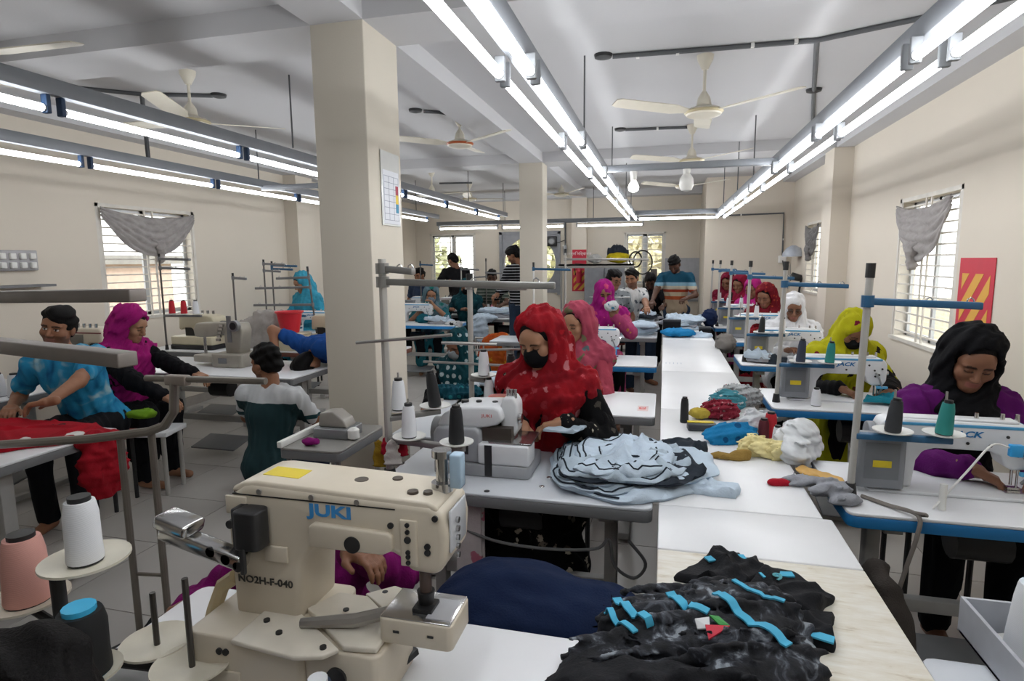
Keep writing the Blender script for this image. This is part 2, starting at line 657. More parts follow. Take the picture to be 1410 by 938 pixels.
# floor: grout bed plus tiles
floor = struct('floor', MB().box(XL - .2, XR + .2, YF - .2, YB + .2, -0.12, -0.004), mat('grout', '#77746f', 0.8))
m_tile = mat('floor_tile', '#b4b0ab', 0.32, 0, 0.05, 2.5)
TS = 0.6
tile_me = MB().box(-TS / 2 + .003, TS / 2 - .003, -TS / 2 + .003, TS / 2 - .003, -0.008, 0.0).mesh('tile', smooth=0)
nx, ny = 12, 24
for i in range(nx):
    for j in range(ny):
        y = YF + TS * (j + .5) + 0.25
        if y > YB: continue
        o = link_mesh('tile', tile_me, m_tile, floor)
        o.location = (XL + TS * (i + .5), y, 0)

# ceiling slab and beams
ceiling = struct('ceiling', MB().box(XL - .2, XR + .2, YF - .2, YB + .2, ZC, ZC + .15), M_CEIL)
for y0, y1 in ((-1.7, -1.3), (2.9, 3.3), (7.5, 7.9), (11.8, 12.1)):
    MB().box(XL, XR, y0, y1, ZB, ZC + .01).build('beam', M_CEIL, ceiling, smooth=0)
for x0, x1 in ((-1.8, -1.5), (1.82, 2.0), (-5.2, -5.0)):
    MB().box(x0, x1, YF, YB, ZB + .002, ZC + .01).build('beam', M_CEIL, ceiling, smooth=0)

def wall(name, axis, a0, a1, p0, p1, holes):
    """axis 'x': plane across x, running in y; holes = (a, b, z0, z1)"""
    mb = MB()
    def bx(u0, u1, z0, z1):
        if u1 - u0 < 1e-4 or z1 - z0 < 1e-4: return
        if axis == 'x': mb.box(p0, p1, u0, u1, z0, z1)
        else: mb.box(u0, u1, p0, p1, z0, z1)
    u = a0
    for (h0, h1, z0, z1) in sorted(holes):
        bx(u, h0, 0, ZC); bx(h0, h1, 0, z0); bx(h0, h1, z1, ZC); u = h1
    bx(u, a1, 0, ZC)
    return struct(name, mb, M_WALL, smooth=0)

WT = 0.16
W_LEFT = [(4.57, 5.79, 1.04, 2.18), (9.3, 10.5, 1.04, 2.13), (0.2, 1.4, 1.04, 2.13)]
W_RIGHT = [(4.87, 6.03, .88, 2.10), (8.72, 9.58, 1.10, 2.10)]
W_BACK = [(-4.88, -3.86, 1.06, 2.18), (-3.3, -2.08, .94, 2.14), (-.78, .02, 1.10, 2.13)]
w_left = wall('wall_left', 'x', YF, YB, XL - WT, XL, W_LEFT)
w_right = wall('wall_right', 'x', YF, YB, XR, XR + WT, W_RIGHT)
w_back = wall('wall_back', 'y', XL, XR, YB, YB + WT, W_BACK)
w_front = wall('wall_front', 'y', XL, XR, YF - WT, YF, [])
# corner room in the far right
struct('wall_partition', MB().box(.65, XR, 10.6, 10.72, 0, ZC).box(.65, .77, 10.72, YB, 0, ZC), M_WALL, smooth=0)
# wall pilasters
for i, (x0, x1, y0, y1) in enumerate(((1.80, 2.0, 7.5, 7.9), (1.80, 2.0, 2.9, 3.3), (-5.2, -5.0, 7.5, 7.9), (-5.2, -5.0, 2.9, 3.3), (-1.8, -1.5, 11.9, 12.1))):
    struct('pilaster', MB().box(x0, x1, y0, y1, 0, ZB + .01), M_WALL, smooth=0)
struct('column', MB().box(-1.80, -1.50, 2.9, 3.3, 0, ZB + .005), M_COLM, bevel=.006)
struct('column', MB().box(-1.80, -1.50, 7.5, 7.8, 0, ZB + .005), M_COLM, bevel=.006)
for n, b in (('left', (XL, XL + .012, YF, YB)), ('right', (XR - .012, XR, YF, YB))):
    struct('baseboard_' + n, MB().box(b[0], b[1], b[2], b[3], 0, .1), mat('skirting', '#a09a92', .4), smooth=0)

# ------------------------------------------------------------------ windows
def window(n, axis, a0, a1, z0, z1, plane, out, hbars=14, panes=2, frame=M_TRIM):
    """steel grille on the inside, sliding glass behind it; out = +1/-1 towards outdoors"""
    w = thing('window_%d' % n, None, None)
    w['kind'] = 'structure'
    def B(mb, u0, u1, d0, d1, c0, c1):
        d0, d1 = sorted((plane + out * d0, plane + out * d1))
        return mb.box(d0, d1, u0, u1, c0, c1) if axis == 'x' else mb.box(u0, u1, d0, d1, c0, c1)
    t = .035
    mb = MB()
    B(mb, a0, a1, .0, .14, z1 - t, z1); B(mb, a0, a1, -.02, .15, z0, z0 + .03)
    B(mb, a0, a0 + t, .0, .14, z0, z1); B(mb, a1 - t, a1, .0, .14, z0, z1)
    mb.build('window_frame', frame, w, smooth=0)
    L = a1 - a0 - 2 * t
    for i in range(panes):
        u0 = a0 + t + L * i / panes; u1 = a0 + t + L * (i + 1) / panes
        s = MB(); d = .08 + .02 * (i % 2)
        B(s, u0, u1, d, d + .02, z0 + .03, z0 + .07); B(s, u0, u1, d, d + .02, z1 - t - .04, z1 - t)
        B(s, u0, u0 + .04, d, d + .02, z0 + .03, z1 - t); B(s, u1 - .04, u1, d, d + .02, z0 + .03, z1 - t)
        sash = s.build('sash', mat('aluminium', '#b9bcc0', .4, .6), w, smooth=0)
        B(MB(), u0 + .04, u1 - .04, d + .008, d + .012, z0 + .07, z1 - t - .04).build('pane', M_GLASS, sash, smooth=0)
    for i in range(1, hbars):
        z = z0 + (z1 - z0) * i / hbars
        b = MB()
        B(b, a0 + .02, a1 - .02, .012, .022, z - .0065, z + .0065)
        b.build('bar', M_TRIM, w, smooth=0)
    mid = (a0 + a1) / 2
    for u in (a0 + .05, mid - .05, mid + .05, a1 - .05):
        b = MB(); B(b, u - .010, u + .010, .004, .014, z0, z1)
        b.build('bar', M_TRIM, w, smooth=0)
    return w

window(1, 'x', *W_LEFT[0], XL, -1, 15)
window(2, 'x', *W_LEFT[1], XL, -1, 14)
window(3, 'x', *W_RIGHT[0], XR, 1, 15)
window(4, 'x', *W_RIGHT[1], XR, 1, 12)
window(5, 'y', *W_BACK[0], YB, 1, 12)
window(6, 'y', *W_BACK[2], YB, 1, 9)
window(8, 'x', *W_LEFT[2], XL, -1, 14)

# grey panel with the round opening
w7 = thing('window_7', None, None); w7['kind'] = 'structure'
def round_panel():
    cx, cz, r = -2.69, 1.54, .54
    n = 48
    bm = MB(); outer = []
    x0, x1, z0, z1 = -3.3, -2.08, .94, 2.14
    for i in range(n):
        t = 2 * PI * i / n
        dx, dz = math.cos(t), math.sin(t)
        k = min(((x1 - cx) / dx if dx > 0 else (x0 - cx) / dx) if abs(dx) > 1e-6 else 9, ((z1 - cz) / dz if dz > 0 else (z0 - cz) / dz) if abs(dz) > 1e-6 else 9)
        outer.append((cx + dx * k, cz + dz * k))
    inner = [(cx + r * math.cos(2 * PI * i / n), cz + r * math.sin(2 * PI * i / n)) for i in range(n)]
    vs = []
    for y in (YB - .02, YB + .05):
        vs += [(x, y, z) for x, z in outer] + [(x, y, z) for x, z in inner]
    fs = []
    for i in range(n):
        j = (i + 1) % n
        fs += [(i, j, n + j, n + i), (2 * n + i, 3 * n + i, 3 * n + j, 2 * n + j), (n + i, n + j, 3 * n + j, 3 * n + i), (i, 2 * n + i, 2 * n + j, j)]
    return bm.add(vs, fs)
gp = mat('grey_panel_paint', '#8f9196', .5)
round_panel().build('panel', gp, w7, smooth=20)
for a in ((-3.33, -3.27, .9, 2.18), (-2.11, -2.05, .9, 2.18)):
    MB().box(a[0], a[1], YB - .05, YB + .06, a[2], a[3]).build('jamb', gp, w7, smooth=0)
MB().box(-3.33, -2.05, YB - .05, YB + .06, 2.13, 2.19).build('lintel', gp, w7, smooth=0)
for i in range(1, 9):
    z = .98 + 1.12 * i / 9
    MB().box(-3.25, -2.12, YB + .06, YB + .07, z - .006, z + .006).build('bar', M_TRIM, w7, smooth=0)
for x in (-3.0, -2.69, -2.38):
    MB().box(x - .008, x + .008, YB + .05, YB + .06, .98, 2.1).build('bar', M_TRIM, w7, smooth=0)
# exhaust fan in its upper corner
ef = thing('exhaust_fan', 'small black exhaust fan in upper corner of the round grey window', 'fan', (-2.22, YB - .06, 1.98))
MB().cbox((0, 0, 0), (.2, .06, .2)).build('housing', M_DARK, ef, bevel=.01)
MB().cyl((0, -.05, 0), (0, -.02, 0), .05, .08).build('motor', M_GREY, ef)

# ------------------------------------------------------------------ curtains tied up in the windows
def curtain(name, label, axis, a0, a1, plane, z1, drop, seed, col):
    """swag bound up under the lintel: a sagging sheet with folds"""
    nu, nv = 40, 22
    vs, fs = [], []
    rg = random.Random(seed)
    for i in range(nu + 1):
        u = i / nu
        sag = 4 * u * (1 - u)
        for j in range(nv + 1):
            v = j / nv
            top = z1 - .02 - .06 * sag
            bot = z1 - .10 - drop * (sag ** .9)
            z = top + (bot - top) * v
            d = .03 + .03 * sag * math.sin(PI * min(1, v * 1.1)) + .016 * sag * math.sin(34 * v + 4 * math.sin(7 * u + seed) + seed) + .008 * math.sin(19 * v + 26 * u)
            p = (plane + d * axis[1], a0 + (a1 - a0) * u, z) if axis[0] == 'x' else (a0 + (a1 - a0) * u, plane + d * axis[1], z)
            vs.append(p)
    for i in range(nu):
        for j in range(nv):
            k = i * (nv + 1) + j
            fs.append((k, k + 1, k + nv + 2, k + nv + 1))
    th = thing(name, label, 'curtain')
    o = MB().add(vs, fs).build('swag', col, th, smooth=180)
    md = o.modifiers.new('thick', 'SOLIDIFY'); md.thickness = .006
    # knot bundle hanging at the middle
    s = Solid(.012)
    mu = a0 + (a1 - a0) * .55
    q = lambda d, du, z: (plane + d * axis[1], mu + du, z) if axis[0] == 'x' else (mu + du, plane + d * axis[1], z)
    zb = z1 - .1 - drop
    s.ell(q(.06, 0, zb + .1), (.05, .06, .07)).cone(q(.05, .02, zb + .1), q(.05, .0, zb - .03), .035, .045).cone(q(.05, -.03, zb + .12), q(.04, -.09, zb + .18), .03, .02)
    s.disp = crumple(.012, 60, seed)
    link_mesh('knot', np_mesh('knot', [s.mesh()]), col, th)
    return th
m_cur = cloth('curtain_grey', '#b9b4b2', .9)
curtain('curtain', 'grey curtain tied in a swag across the left wall window', ('x', 1), 4.60, 5.76, XL, 2.16, .38, 1, m_cur)
curtain('curtain', 'grey curtain bunched up in the window beside the striped poster', ('x', -1), 4.97, 6.0, XR, 2.06, .40, 4, m_cur)
curtain('curtain', 'dark grey curtain bunched in the narrow window by the wall fan', ('x', -1), 8.78, 9.52, XR, 2.08, .36, 7, cloth('curtain_dark', '#8f8d8c'))

# ------------------------------------------------------------------ outdoors
struct('ground', MB().box(-60, 60, -40, 80, -3.3, -3.2), mat('earth', '#9a8f7a', .9), smooth=0)
def tree(loc, h, r, seed, label, col):
    t = thing('tree', label, 'tree', loc)
    MB().tube([(0, 0, 0), (.1, 0, h * .35), (0, .1, h * .7)], [.16, .12, .06]).build('trunk', mat('bark', '#6d5a45', .9), t)
    rg = np.random.RandomState(seed)
    n = 1500
    P = rg.randn(n, 3); P /= np.linalg.norm(P, axis=1)[:, None]
    P *= (rg.rand(n, 1) ** .4) * r
    P[:, 2] = P[:, 2] * 1.1 + h * .75
    vs, fs = [], []
    for i, p in enumerate(P):
        a = rg.randn(3); a /= np.linalg.norm(a); b = np.cross(a, rg.randn(3)); b /= np.linalg.norm(b)
        l = .16 + .12 * rg.rand(); w = l * .45
        k = len(vs)
        vs += [tuple(p - a * l), tuple(p + b * w), tuple(p + a * l), tuple(p - b * w)]
        fs.append((k, k + 1, k + 2, k + 3))
    o = MB().add(vs, fs).build('foliage', col, t, smooth=0)
    o['kind'] = 'stuff'
leaf = mat('leaf_green', '#b9bc98', .6, 0, .35, 1.2)
leaf2 = mat('leaf_yellow', '#d6d0b4', .6, 0, .3, 1.2)
tree((.3, 18.5, -3.2), 6.2, 1.8, 3, 'yellow green tree outside the far barred window', leaf2)
tree((-3.9, 18.5, -3.2), 5.6, 1.8, 4, 'bushy tree outside the round grey window', leaf)
tree((-8.2, 19.5, -3.2), 4.8, 1.8, 8, 'low tree beyond the far left window', leaf)
tree((5.6, 8.4, -3.2), 6.2, 1.7, 5, 'light green tree outside the window by the striped poster', leaf2)
def house(loc, dims, label, col, rz=0):
    b = thing('building', label, 'building', loc, rz)
    w, d, h = dims
    MB().box(-w / 2, w / 2, -d / 2, d / 2, 0, h).build('wall', col, b, smooth=0)
    MB().box(-w / 2 - .2, w / 2 + .2, -d / 2 - .2, d / 2 + .2, h, h + .2).build('roof', mat('roof_grey', '#9b9a98', .8), b, smooth=0)
    for k in range(int(w // 2)):
        for lv in range(int(h // 3)):
            x = -w / 2 + 1 + 2 * k
            MB().box(x - .45, x + .45, -d / 2 - .03, -d / 2 + .02, lv * 3 + 1, lv * 3 + 2.3).build('shutter', mat('shutter_blue', '#9fb4c4', .5), b, smooth=0)
    return b
house((-14.5, 6.5, -3.2), (12, 5, 4.8), 'low pinkish house with blue shutters outside the left window', mat('pink_wall', '#d9c3b6', .8), R(90))
house((12.5, 11.5, -3.2), (9, 5, 5.2), 'white house with blue shutters outside the right window', mat('pale_wall', '#dedbd4', .8), R(-90))

# ------------------------------------------------------------------ tube lights
rail_n = {}
def tube_light(x, y, z, double, along, label, blue=False):
    """one luminaire: tubes, lampholders and end caps; along 'y' or 'x'; (x, y) is its middle"""
    t = thing('tube_light', label, 'light', (x, y, z), 0 if along == 'y' else R(90), 'tube lights on the ceiling rails')
    h = .585
    for s in ((-.055, .055) if double else (0,)):
        MB().cyl((s, -h, 0), (s, h, 0), .0165, n=10).build('tube', M_TUBE, t)
        for e in (-1, 1):
            MB().cyl((s, e * h, 0), (s, e * (h + .028), 0), .0155, n=10).build('end_cap', M_STEEL, t)
            MB().box(s - .018, s + .018, e * (h + .020) - .011, e * (h + .020) + .011, -.022, .062).build('lampholder', M_SOCKB if blue else M_SOCK, t, bevel=.004)
    return t

def rail(x0, y0, x1, y1, z, label, w=.05, h=.075):
    r = thing('light_rail', label, 'rail', (0, 0, 0))
    m = MB()
    if abs(x1 - x0) < 1e-3: m.box(x0 - w / 2, x0 + w / 2, y0, y1, z + .062, z + .062 + h)
    else: m.box(x0, x1, y0 - w / 2, y0 + w / 2, z + .062, z + .062 + h)
    m.build('channel', M_RAIL, r, bevel=.004)
    return r
def rods(r, pts, z):
    for x, y in pts:
        MB().cyl((x, y, z + .12), (x, y, ZC), .006, n=6).build('rod', M_CONDUIT, r)

ZT = 2.235
r1 = rail(-.51, -2.9, -.51, 10.1, ZT, 'long grey light rail over the left edge of the bench', .07)
rods(r1, [(-.54, y) for y in (.4, 4.12, 6.3, 8.6, 9.9)], ZT)
ORD = ['first', 'second', 'third', 'fourth', 'fifth', 'sixth', 'seventh', 'eighth', 'ninth', 'tenth']
for k in range(-1, 7):  # nearest luminaire is out of view, added to light the foreground
    y = 2.12 - .64 + 1.28 * (k)
    tube_light(-.51, y, ZT, True, 'y', 'double tube light, %s from the far end of the rail above the bench' % ORD[6 - k])
r2 = rail(.83, -2.9, .83, 10.2, ZT + .01, 'long grey light rail over the blue edged machines', .07)
rods(r2, [(.80, y) for y in (.3, 6.2, 7.5, 9.2)], ZT)
for k in range(-1, 7):  # row begins with an unseen luminaire, put in to brighten the foreground
    y = 2.34 - .64 + 1.28 * k
    tube_light(.83, y, ZT + .01, True, 'y', 'double tube light, %s from the far end of the right hand rail' % ORD[6 - k])
r3 = rail(-2.735, -2.9, -2.735, 10.4, ZT + .07, 'grey light rail running just left of the big column')
rods(r3, [(-2.63, 3.94), (-2.735, 8.28), (-2.735, 10.2)], ZT + .07)
for k in range(0, 7):
    tube_light(-2.735, 2.25 - .64 + 1.28 * k, ZT + .07, False, 'y', 'single tube light, %s from the far end of the rail left of the column' % ORD[6 - k], True)
r4 = rail(-4.02, -2.9, -4.02, 10.4, ZT + .07, 'grey light rail nearest the left wall')
rods(r4, [(-4.02, 5.4), (-4.02, 9.4)], ZT + .07)
for k in range(0, 6):
    tube_light(-4.02, 3.5 - .64 + 1.28 * k, ZT + .07, False, 'y', 'single tube light, %s from the far end of the rail nearest the left wall' % ORD[5 - k], True)
r5 = rail(-4.4, 11.3, -.1, 11.3, ZT, 'grey light rail along the far wall')
rods(r5, [(-3.0, 11.3), (-1.3, 11.3)], ZT)
for i, x in enumerate((-3.75, -2.45, -1.0)):
    tube_light(x, 11.3, ZT, False, 'x', ['single tube light over the far left window', 'single tube light on the far wall beside the round window', 'single tube light on the far wall above the fire point'][i])
r6 = rail(-.51, 10.15, .83, 10.15, ZT + .02, 'short grey rail joining the two double rows at the far end')
tube_light(.17, 10.13, ZT + .02, False, 'x', 'single tube light joining the two double rows at the far end')
r7 = rail(-.47, 4.9, .80, 4.9, ZT - .01, 'bare grey cross rail between the two double rows', .05, .05)
r8 = rail(-4.02, 5.45, -2.735, 5.45, ZT + .04, 'bare grey cross rail between the two left rows', .05, .05)

def bulb(x, y, z, label, lit):
    b = thing('bulb_lamp', label, 'lamp', (x, y, z))
    MB().cyl((0, 0, .0), (0, 0, .07), .022, .03).build('holder', M_WHITEP, b)
    if lit:
        MB().lathe([(.016, 0), (.03, -.02), (.042, -.05), (.036, -.075), (.015, -.088)], 16).build('bulb', M_BULB, b)
    else:
        MB().lathe([(.03, .03), (.05, .0), (.055, -.05), (.04, -.09), (.01, -.1)], 16).build('shade', M_WHITEP, b)
bulb(-.25, 4.9, 2.215, 'lit round bulb hanging from the bare cross rail', True)
bulb(.15, 4.9, 2.215, 'unlit white lamp cap on the bare cross rail', False)
bulb(-3.1, 5.45, 2.265, 'unlit white lamp cap on the cross rail between the left rows', False)

# ------------------------------------------------------------------ ceiling conduits
def conduit(name, label, pts, r=.012, clips=()):
    t = thing(name, label, 'conduit')
    MB().tube(pts, r, 8).build('pipe', M_CONDUIT, t)
    for c in clips:
        MB().cbox(c, (.02, .035, .03)).build('clip', M_WHITEP, t)
    return t
def rose(pt, parent):
    MB().lathe([(.06, 0), (.055, -.02), (.02, -.03)], 16, pt).build('junction_box', M_DARK, parent)
zc = ZC - .014
c = conduit('conduit', 'dark conduit crossing the ceiling above the nearest right fan', [(-.36, 4.14, zc), (.25, 4.17, zc), (.87, 4.19, zc), (1.3, 4.0, zc), (1.80, 3.75, zc)], .016, [(x, 4.17, zc) for x in (-.2, .05, .5, .75)])
rose((-.42, 4.13, ZC), c)
MB().tube([(.87, 4.19, zc), (1.12, 5.4, zc), (1.50, 7.2, zc)], .016).build('branch', M_CONDUIT, c)
rose((1.12, 5.4, ZC), c)
c = conduit('conduit', 'dark conduit on the ceiling above the second right fan', [(-.42, 6.42, zc), (0, 6.46, zc), (.25, 6.5, zc)], .014, [(-.1, 6.45, zc)])
rose((-.47, 6.41, ZC), c)
c = conduit('conduit', 'short dark conduit above the fan with the red band', [(-2.1, 5.14, zc), (-1.98, 5.2, zc), (-1.9, 5.33, zc)], .014)
rose((-2.16, 5.1, ZC), c)
c = conduit('conduit', 'dark conduit running to the fan above the left machines', [(-5.18, 3.0, zc), (-4.65, 3.44, zc), (-3.99, 4.01, zc), (-3.5, 4.2, zc)], .016, [(-4.4, 3.65, zc), (-4.8, 3.3, zc)])
rose((-3.46, 4.22, ZC), c)
MB().tube([(-3.99, 4.01, zc), (-4.02, 4.05, ZT + .2)], .016).build('drop', M_CONDUIT, c)
c = conduit('conduit', 'thin dark conduit above the far left fan behind the column', [(-3.9, 8.25, zc), (-3.3, 8.36, zc)], .014)
c = conduit('conduit', 'thin dark conduit above the farthest left fan', [(-3.75, 9.8, zc), (-3.2, 9.9, zc)], .014)
c = conduit('conduit', 'black conduit along the corner room wall down to a socket', [(.66, 10.58, 2.30), (1.85, 10.58, 2.32), (1.86, 10.58, 1.62)], .014, [(1.2, 10.575, 2.31), (1.86, 10.575, 1.9)])
MB().cbox((1.86, 10.57, 1.58), (.12, .05, .12)).build('socket_box', M_WHITEP, c, bevel=.008)
MB().tube([(1.86, 10.54, 1.56), (1.88, 10.5, 1.4), (1.93, 10.2, 1.25)], .008).build('lead', M_BLACK, c)
c = conduit('conduit', 'grey conduit with switch dropping beside the red fire sign', [(-1.95, 12.08, 2.35), (-1.95, 12.08, 1.9)], .016)
MB().cbox((-1.95, 12.07, 1.8), (.07, .05, .2)).build('switch', M_GREY, c, bevel=.006)
MB().tube([(-1.95, 12.05, 2.0), (-2.1, 12.05, 1.95), (-2.2, 12.06, 1.97)], .007).build('lead', M_BLACK, c)

# ------------------------------------------------------------------ ceiling fans
M_FANW = mat('fan_enamel', '#d8d2c2', .35, 0, .04)
def fan(x, y, drop, ang, label, band=None, span=.64):
    f = thing('ceiling_fan', label, 'fan', (x, y, ZC), R(ang), 'ceiling fans')
    z = -drop
    MB().lathe([(.055, 0), (.05, -.03), (.03, -.07), (.02, -.09)], 16).build('canopy', M_FANW, f)
    MB().cyl((0, 0, -.05), (0, 0, z + .08), .011, n=8).build('rod', M_FANW, f)
    MB().lathe([(.015, z + .13), (.04, z + .09), (.05, z + .04), (.06, z + .03)], 16).build('cup', M_FANW, f)
    mo = MB().lathe([(.06, z + .035), (.105, z + .02), (.125, z), (.11, z - .022), (.07, z - .035), (.01, z - .04)], 24).build('motor', M_FANW, f)
    MB().lathe([(.126, z + .006), (.128, z), (.118, z - .012), (.1, z - .02)], 24).build('band', mat('fan_band_red', '#a8562c', .4) if band else mat('fan_band_gold', '#b9ad8c', .4, .3), mo)
    bl = MB()
    pts = [(.10, -.025), (.16, -.04), (.22, -.062), (span - .03, -.058), (span, -.04), (span, .04), (span - .03, .058), (.22, .062), (.16, .04), (.10, .025)]
    bl.at((0, 0, z - .004), (R(11), R(-3), 0)).flat(pts, -.003, .003)
    me = bl.mesh('blade', smooth=0)
    for k in range(3):
        b = link_mesh('blade', me, M_FANW, f)
        b.rotation_euler = (0, 0, 2 * PI * k / 3)
    return f
fan(.23, 4.33, .36, -32, 'cream ceiling fan nearest on the right below the long conduit')
fan(.24, 6.45, .35, -36, 'second cream ceiling fan on the right, behind the nearest')
fan(.24, 8.70, .34, -30, 'third cream ceiling fan on the right, above the cross rail')
fan(-3.25, 3.67, .34, -68, 'cream ceiling fan above the left machines')
fan(-1.87, 5.44, .25, -30, 'ceiling fan with a red band behind the big column', True)
fan(-3.37, 8.49, .34, 8, 'ceiling fan far behind the big column, nearer of two')
fan(-3.28, 10.0, .27, 42, 'farthest ceiling fan on the left side')
fan(-1.65, 9.81, .27, 70, 'ceiling fan partly hidden behind the second column')
fan(-3.32, 2.27, .33, 8, 'ceiling fan at upper left with only a blade in view')

# ------------------------------------------------------------------ on the walls
M_RED = mat('sign_red', '#c3293f', .5, 0, .04)
M_YEL = mat('sign_yellow', '#d9a441', .5, 0, .04)
def striped_poster(name, label, loc, rz, w, h, n, top=.12):
    t = thing(name, label, 'poster', loc, rz)
    MB().box(-w / 2, w / 2, -.004, 0, 0, h).build('sheet', M_RED, t, smooth=0)
    s = MB()
    # slanted yellow stripes clipped to an inner rectangle
    a0, a1, z0, z1 = -w / 2 + .1 * w, w / 2 - .1 * w, 0.04 * h, h * (1 - top)
    st = []
    def clip(poly):
        for ax, v, sg in ((0, a0, 1), (0, a1, -1), (1, z0, 1), (1, z1, -1)):
            out = []
            for i in range(len(poly)):
                p, q = poly[i], poly[(i + 1) % len(poly)]
                ip, iq = sg * (p[ax] - v) >= 0, sg * (q[ax] - v) >= 0
                if ip: out.append(p)
                if ip != iq:
                    u = (v - p[ax]) / (q[ax] - p[ax])
                    out.append((p[0] + u * (q[0] - p[0]), p[1] + u * (q[1] - p[1])))
            poly = out
            if not poly: return None
        return poly
    pitch = h / n
    for k in range(-n, 2 * n):
        zb = k * pitch
        sl = 1.15
        poly = clip([(a0 - .5, zb - .5 * sl), (a1 + .5, zb + (a1 - a0 + .5) * sl), (a1 + .5, zb + (a1 - a0 + .5) * sl + pitch * .55), (a0 - .5, zb - .5 * sl + pitch * .55)])
        if poly and len(poly) > 2:
            MB().prism(poly, -.0055, -.003).build('stripe', M_YEL, t, smooth=0)
    return t
# on the right wall, facing -x
striped_poster('poster', 'red poster with slanted yellow stripes beside the right window', (1.997, 4.58, .72), R(-90), .46, .87, 4)
# fire point on the far pilaster
striped_poster('fire_poster', 'red and yellow striped fire panel on the far pilaster', (-1.64, 11.895, .98), 0, .28, .63, 4, .35)
fs = thing('fire_sign', 'small red sign with white lettering above the fire panel', 'sign', (-1.64, 11.897, 1.72))
MB().cbox((0, 0, 0), (.28, .006, .17)).build('board', M_RED, fs, smooth=0)
text('lettering', 'অগ্নি নির্বাপক', .075, (0, -.005, 0), (R(90), 0, 0), mat('sign_white', '#f0e6e6', .5), fs)
fe = thing('fire_extinguisher', 'small dark valve and hose hanging at the fire panel', 'extinguisher', (-1.64, 11.86, 1.42))
MB().lathe([(.0, -.28), (.05, -.27), (.055, -.25), (.055, -.04), (.03, 0), (.02, .03)], 16).build('cylinder', M_RED, fe)
MB().cyl((0, 0, .02), (0, 0, .10), .02).box(-.05, .07, -.012, .012, .09, .11).build('valve', M_DARK, fe)
MB().tube([(.0, 0, .1), (-.07, 0, .11), (-.09, 0, .02), (-.07, 0, -.12)], .01).build('hose', M_BLACK, fe)
# notice in a plastic sleeve on the column
nt_ = thing('notice', 'paper chart in a clear sleeve taped to the big column', 'notice', (-1.496, 3.145, 1.81), R(90))
MB().box(-.115, .115, -.003, 0, -.01, .39).build('sleeve', mat('clear_sleeve', '#cfd0cd', .15, 0, .05), nt_, smooth=0)
MB().box(-.10, .10, -.0045, -.003, .0, .29).build('sheet', mat('paper', '#dfe2e8', .7, 0, .02), nt_, smooth=0)
gl = mat('print_grey', '#8e95a5', .7)
for k in range(8):
    z = .02 + .034 * k
    MB().box(-.09, .09, -.0052, -.0045, z, z + .0025).build('ruled_line', gl, nt_, smooth=0)
for k in range(4):
    x = -.09 + .06 * k
    MB().box(x, x + .0025, -.0052, -.0045, .02, .26).build('ruled_line', gl, nt_, smooth=0)
for z, cc in ((.165, '#a13246'), (.115, '#d8bb3a'), (.065, '#2f87ab')):
    MB().box(.055, .088, -.0058, -.0045, z, z + .05).build('colour_patch', mat('patch' + cc, cc, .6), nt_, smooth=0)
# switch board on the left wall
sb = thing('switch_board', 'grey electric switch board on the left wall by the frame edge', 'switch board', (XL + .02, 3.75, 1.64), R(90))
MB().cbox((0, 0, 0), (.42, .04, .17)).build('plate', mat('switch_plate', '#a8a6a8', .4), sb, bevel=.008)
for r_ in range(2):
    for k in range(5):
        MB().cbox((-.16 + .08 * k, -.03, .035 - .075 * r_), (.045, .03, .05)).build('switch', M_WHITEP, sb, bevel=.006)
# wall fan by the narrow window
wf = thing('wall_fan', 'black and grey wall fan beside the narrow right window', 'fan', (1.93, 9.75, 1.30), R(-20))
MB().cyl((.05, 0, 0), (-.06, -.06, .03), .05, .06).build('motor', M_DARK, wf)
MB().tube([(.06, 0, .0), (.04, 0, -.2), (.07, 0, -.25)], .015).build('bracket', M_DARK, wf)
g = MB()
for rr in (.06, .11, .16, .20):
    g.tube([(-.14 + .25 * rr, -.14 + rr * math.cos(t) * .7, .04 + rr * math.sin(t)) for t in [2 * PI * i / 20 for i in range(21)]], .004, 5)
g.build('guard', M_GREY, wf)
me = MB().at((-.12, -.12, .04), (0, R(80), 0)).flat([(.02, -.02), (.15, -.06), (.16, .03), (.03, .03)], -.002, .002).mesh('blade')
for k in range(3):
    b = link_mesh('blade', me, M_GREY, wf)
wl = thing('plastic_hood', 'clear grey plastic hood fixed on the wall above the wall fan', 'hood', (1.9, 9.95, 1.62))
MB().lathe([(.16, 0), (.15, .06), (.10, .13), (.03, .17)], 18).build('shell', mat('hood_grey', '#aab0ba', .2), wl)
# grey board below the far window, cabinet under it
bd = thing('board', 'grey board leaning on the far wall behind the standing man', 'board', (.37, 12.08, .8))
MB().box(-.36, .30, -.03, 0, .0, .82).build('panel', mat('board_grey', '#a9aab0', .5), bd, smooth=0)
MB().box(-.38, .32, -.035, .0, -.02, .02).build('ledge', M_GREY, bd, smooth=0)
cb = thing('cabinet', 'grey steel cabinet below the bundle shelf at the far wall', 'cabinet', (-1.1, 11.7, 0))
MB().box(-.38, .38, -.25, .25, 0, 1.52).build('body', mat('cabinet_grey', '#8d9096', .45, .2), cb, bevel=.01)
for s_ in (-1, 1):
    d_ = MB().box(s_ * .19 - .18, s_ * .19 + .18, -.27, -.25, .06, 1.48).build('door', mat('cabinet_door', '#9a9da3', .45, .2), cb, bevel=.006)
    MB().box(s_ * .04 - .01, s_ * .04 + .01, -.29, -.27, .8, .95).build('handle', M_CHROME, d_)
